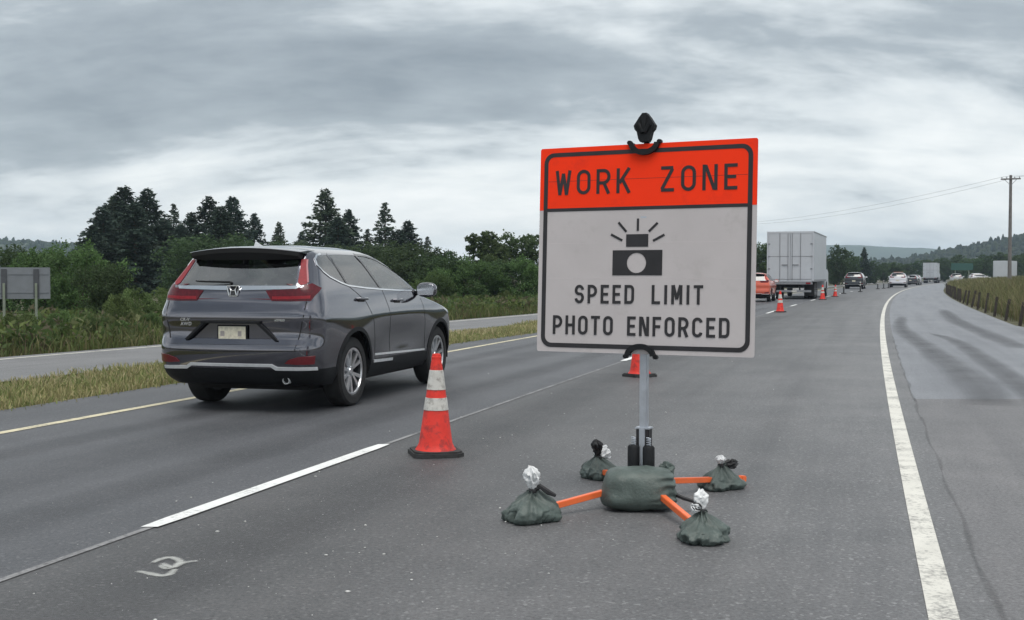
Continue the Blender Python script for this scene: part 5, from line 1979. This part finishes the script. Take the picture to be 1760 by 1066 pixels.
def make_cone(label, x, y, h_=.775, base=.385, rz=.25, tilt=(0, 0), group='traffic cones along the lane line', plain=False):
    t = thing('traffic_cone', label, 'traffic cone', (x, y, 0.001), rz, group)
    t.rotation_euler = (tilt[0], tilt[1], rz)
    k = base / 2
    bs = MB()
    bp = [(k * .72, k), (-k * .72, k), (-k, k * .72), (-k, -k * .72), (-k * .72, -k), (k * .72, -k), (k, -k * .72), (k, k * .72)]
    bs.prism(bp, 'z', .0, .030)
    bs.prism([(a * .93, b * .93) for a, b in bp], 'z', .029, .043)
    bs.build('base', MATS['cone_base'], t)
    r0, r1, zb, zt = .135 * h_ / .775, .032 * h_ / .775, .043, h_
    rad = lambda z: r0 + (r1 - r0) * (z - zb) / (zt - zb)
    n = 28
    MB().lathe([(rad(zb) + .022, zb), (rad(zb) + .006, zb + .022), (rad(zb + .05), zb + .05), (rad(zt - .03), zt - .03), (rad(zt - .004), zt - .004), (.020, zt), (.020, zt - .04), (.001, zt - .04)], n).build('cone_body', MATS['cone_orange'], t, 40)
    MB().lathe([(.033, zt - .045), (.039, zt - .040), (.039, zt - .025), (.033, zt - .020)], n).build('top_ring', MATS['cone_orange'], t, 40)
    for z0, z1 in ((.345, .440), (.500, .650)):
        z0, z1 = z0 * h_ / .775, z1 * h_ / .775
        MB().lathe([(rad(z0), z0), (rad(z0) + .0035, z0 + .002), (rad(z1) + .0035, z1 - .002), (rad(z1), z1)], n).build('reflective_collar', MATS['cone_white'], t, 40)
    return t


make_cone('near orange cone with two white collars beside the grey car', -.585, 8.87, tilt=(0, .012))
make_cone('orange cone standing directly behind the sign mast', 1.735, 15.8, rz=.6)
make_cone('orange cone in front of the box truck wheels', 10.05, 43.6, .80, rz=.9)
make_cone('pale worn cone right behind the box truck corner', 17.75, 66.5, .85, rz=.4)
make_cone('bright orange cone just right of the box truck', 21.1, 76, .78, rz=.1, tilt=(.03, .02))


def channeliser(label, x, y):
    t = thing('channeliser_post', label, 'channeliser', (x, y, 0), .3, 'slim channelisers along the far lane line')
    MB().lathe([(.001, .0), (.20, .0), (.20, .05), (.17, .07), (.001, .07)], 8).build('base', MATS['cone_base'], t)
    MB().lathe([(.055, .07), (.05, .95), (.035, 1.0), (.001, 1.0)], 14).build('post', MATS['cone_base'], t, 40)
    for z0 in (.55, .75):
        MB().lathe([(.054, z0), (.056, z0), (.056, z0 + .12), (.052, z0 + .12)], 14).build('band', MATS['cone_white'], t, 40)
    return t


for x, y, lab in ((25.2, 88.4, 'dark channeliser just left of the black car'), (29.3, 97.9, 'channeliser in front of the black car'),
                  (37.4, 119, 'channeliser right of the black car'), (39.6, 124, 'channeliser between the black and the white work cars'), (41.4, 128, 'channeliser at the white work car bumper')):
    channeliser(lab, x, y)

# ------------------------------------------------------------------ signs, posts, pole, wires
gs = thing('road_sign', 'grey back of a road sign on two posts at the left', 'sign', (-11.35, 27.2, -.05), R(14))
MB().box((-.35, 0, 1.245), (1.75, .006, .735), bev=.001).build('sign_plate', MATS['aluminium_back'], gs)
for xx in (-.48, .22):
    MB().box((xx, -.05, .62), (.055, .055, 1.25), bev=.005).build('post', MATS['steel_post'], gs)
    MB().box((xx, -.022, 1.245), (.12, .03, .66), bev=.004).build('stiffener', MATS['post_grey'], gs)
for zz_ in (1.03, 1.46):
    MB().box((-.35, -.008, zz_), (1.70, .012, .035), bev=.003).build('rail', MATS['aluminium_back'], gs)

POSTN = ['nearest leaning guide post at the right picture edge', 'second guide post along the bank', 'third guide post along the bank', 'fourth guide post along the bank', 'fifth guide post along the bank',
         'sixth guide post along the bank', 'seventh guide post along the bank', 'eighth guide post along the bank']
py_ = [32.3, 36.1, 39.9, 43.8, 47.9, 51.6, 55.2, 58.8, 62, 65, 68, 71, 74, 77, 80, 83, 86, 89, 92, 95]
for i, y in enumerate(py_):
    x = float(road_x(y, PAVE + .16))
    lab = POSTN[i] if i < 8 else 'dark guide post in the crowded far end of the post row'
    p = thing('guide_post', lab, 'post', (x, y, -.03), -heading(y), 'guide posts along the bank')
    ln = random.uniform(.10, .22) if i < 8 else random.uniform(-.05, .15)
    p.rotation_euler = (random.uniform(-.04, .04), ln, -heading(y))
    h_ = .72 + random.uniform(-.05, .05)
    MB().box((0, 0, h_ / 2), (.085 if i < 8 else .11, .07, h_), bev=.008).build('post', MATS['post_brown'], p)
    MB().box((0, -.04, h_ - .07), (.09, .012, .09), bev=.003).build('cap_plate', MATS['post_brown'], p)

poles = []
for x, y, h_, lab in ((40.6, 95, 9.55, 'tall wooden utility pole rising from the right bank'), (28.9, 180, 9.4, 'far utility pole hidden behind the sign')):
    p = thing('utility_pole', lab, 'utility pole', (x, y, 0), R(-24))
    MB().tube([(0, 0, -.1), (0, 0, h_)], [.17, .11], 12).build('pole', MATS['pole_wood'], p, 60)
    a = MB().box((0, -.12, h_ - .32), (1.5, .09, .11), bev=.01).build('cross_arm', MATS['pole_wood'], p)
    for xx in (-.66, -.3, .3, .66):
        MB().lathe([(.02, 0), (.03, .03), (.045, .05), (.03, .07), (.045, .09), (.02, .13)], 10, 'z', Matrix.Translation((xx, -.12, h_ - .26))).build('insulator', MATS['truck_grey'], a, 40)
    for s_ in (-1, 1):
        MB().tube([(s_ * .45, -.10, h_ - .36), (0, -.10, h_ - .85)], .018, 6).build('arm_brace', MATS['truck_grey'], a)
    poles.append((x, y, h_))
(xa, ya, ha), (xb, yb2, hb) = poles
for k, (dx, lab) in enumerate(((-.60, 'upper power line sagging from the utility pole towards the sign'), (.60, 'lower power line sagging from the utility pole towards the sign'))):
    pts_ = []
    for i in range(25):
        t_ = i / 24
        pts_.append((xa + dx + (xb - xa) * t_, ya - .12 + (yb2 - ya) * t_, ha - .13 + (hb - ha) * t_ - (1.3 + .3 * k) * 4 * t_ * (1 - t_) * .8))
    tag(MB().tube(pts_, .009, 5).build('power_line', MATS['wire']), lab, 'wire', 'power lines')
    pts_ = [(xa + dx + 18 * i / 12, ya - .12 - 45 * i / 12, ha - .13 - .9 * 4 * (i / 24) * (1 - i / 24)) for i in range(13)]
    tag(MB().tube(pts_, .009, 5).build('power_line', MATS['wire']), ('inner', 'outer')[k] + ' power line leaving the utility pole towards the right picture edge', 'wire', 'power lines')

g2 = thing('guide_sign', 'green highway guide sign far beyond the bank', 'sign', (92, 238, 0), R(-20))
MB().box((0, 0, 3.2), (4.2, .06, 1.4), bev=.01).build('sign_plate', MATS['green_sign'], g2)
for xx in (-1.3, 1.3):
    MB().box((xx, .09, 1.6), (.14, .10, 3.2)).build('post', MATS['steel_post'], g2)

# ------------------------------------------------------------------ haze
hz = MB().box((0, 1400, 42.5), (7000, 4200, 88)).build('haze', None)
tag(hz, 'thin blue haze in the air over the far hills', 'haze', kind='stuff')
hm = bpy.data.materials.new('haze')
hm.use_nodes = True
ht = hm.node_tree
for n in list(ht.nodes):
    ht.nodes.remove(n)
pv = nd(ht, 'ShaderNodeVolumePrincipled')
pv.inputs['Color'].default_value = (0.66, 0.82, 1.0, 1)
pv.inputs['Density'].default_value = 0.00024
pv.inputs['Anisotropy'].default_value = 0.2
ho_ = nd(ht, 'ShaderNodeOutputMaterial')
ht.links.new(pv.outputs[0], ho_.inputs['Volume'])
hz.data.materials.clear()
hz.data.materials.append(hm)
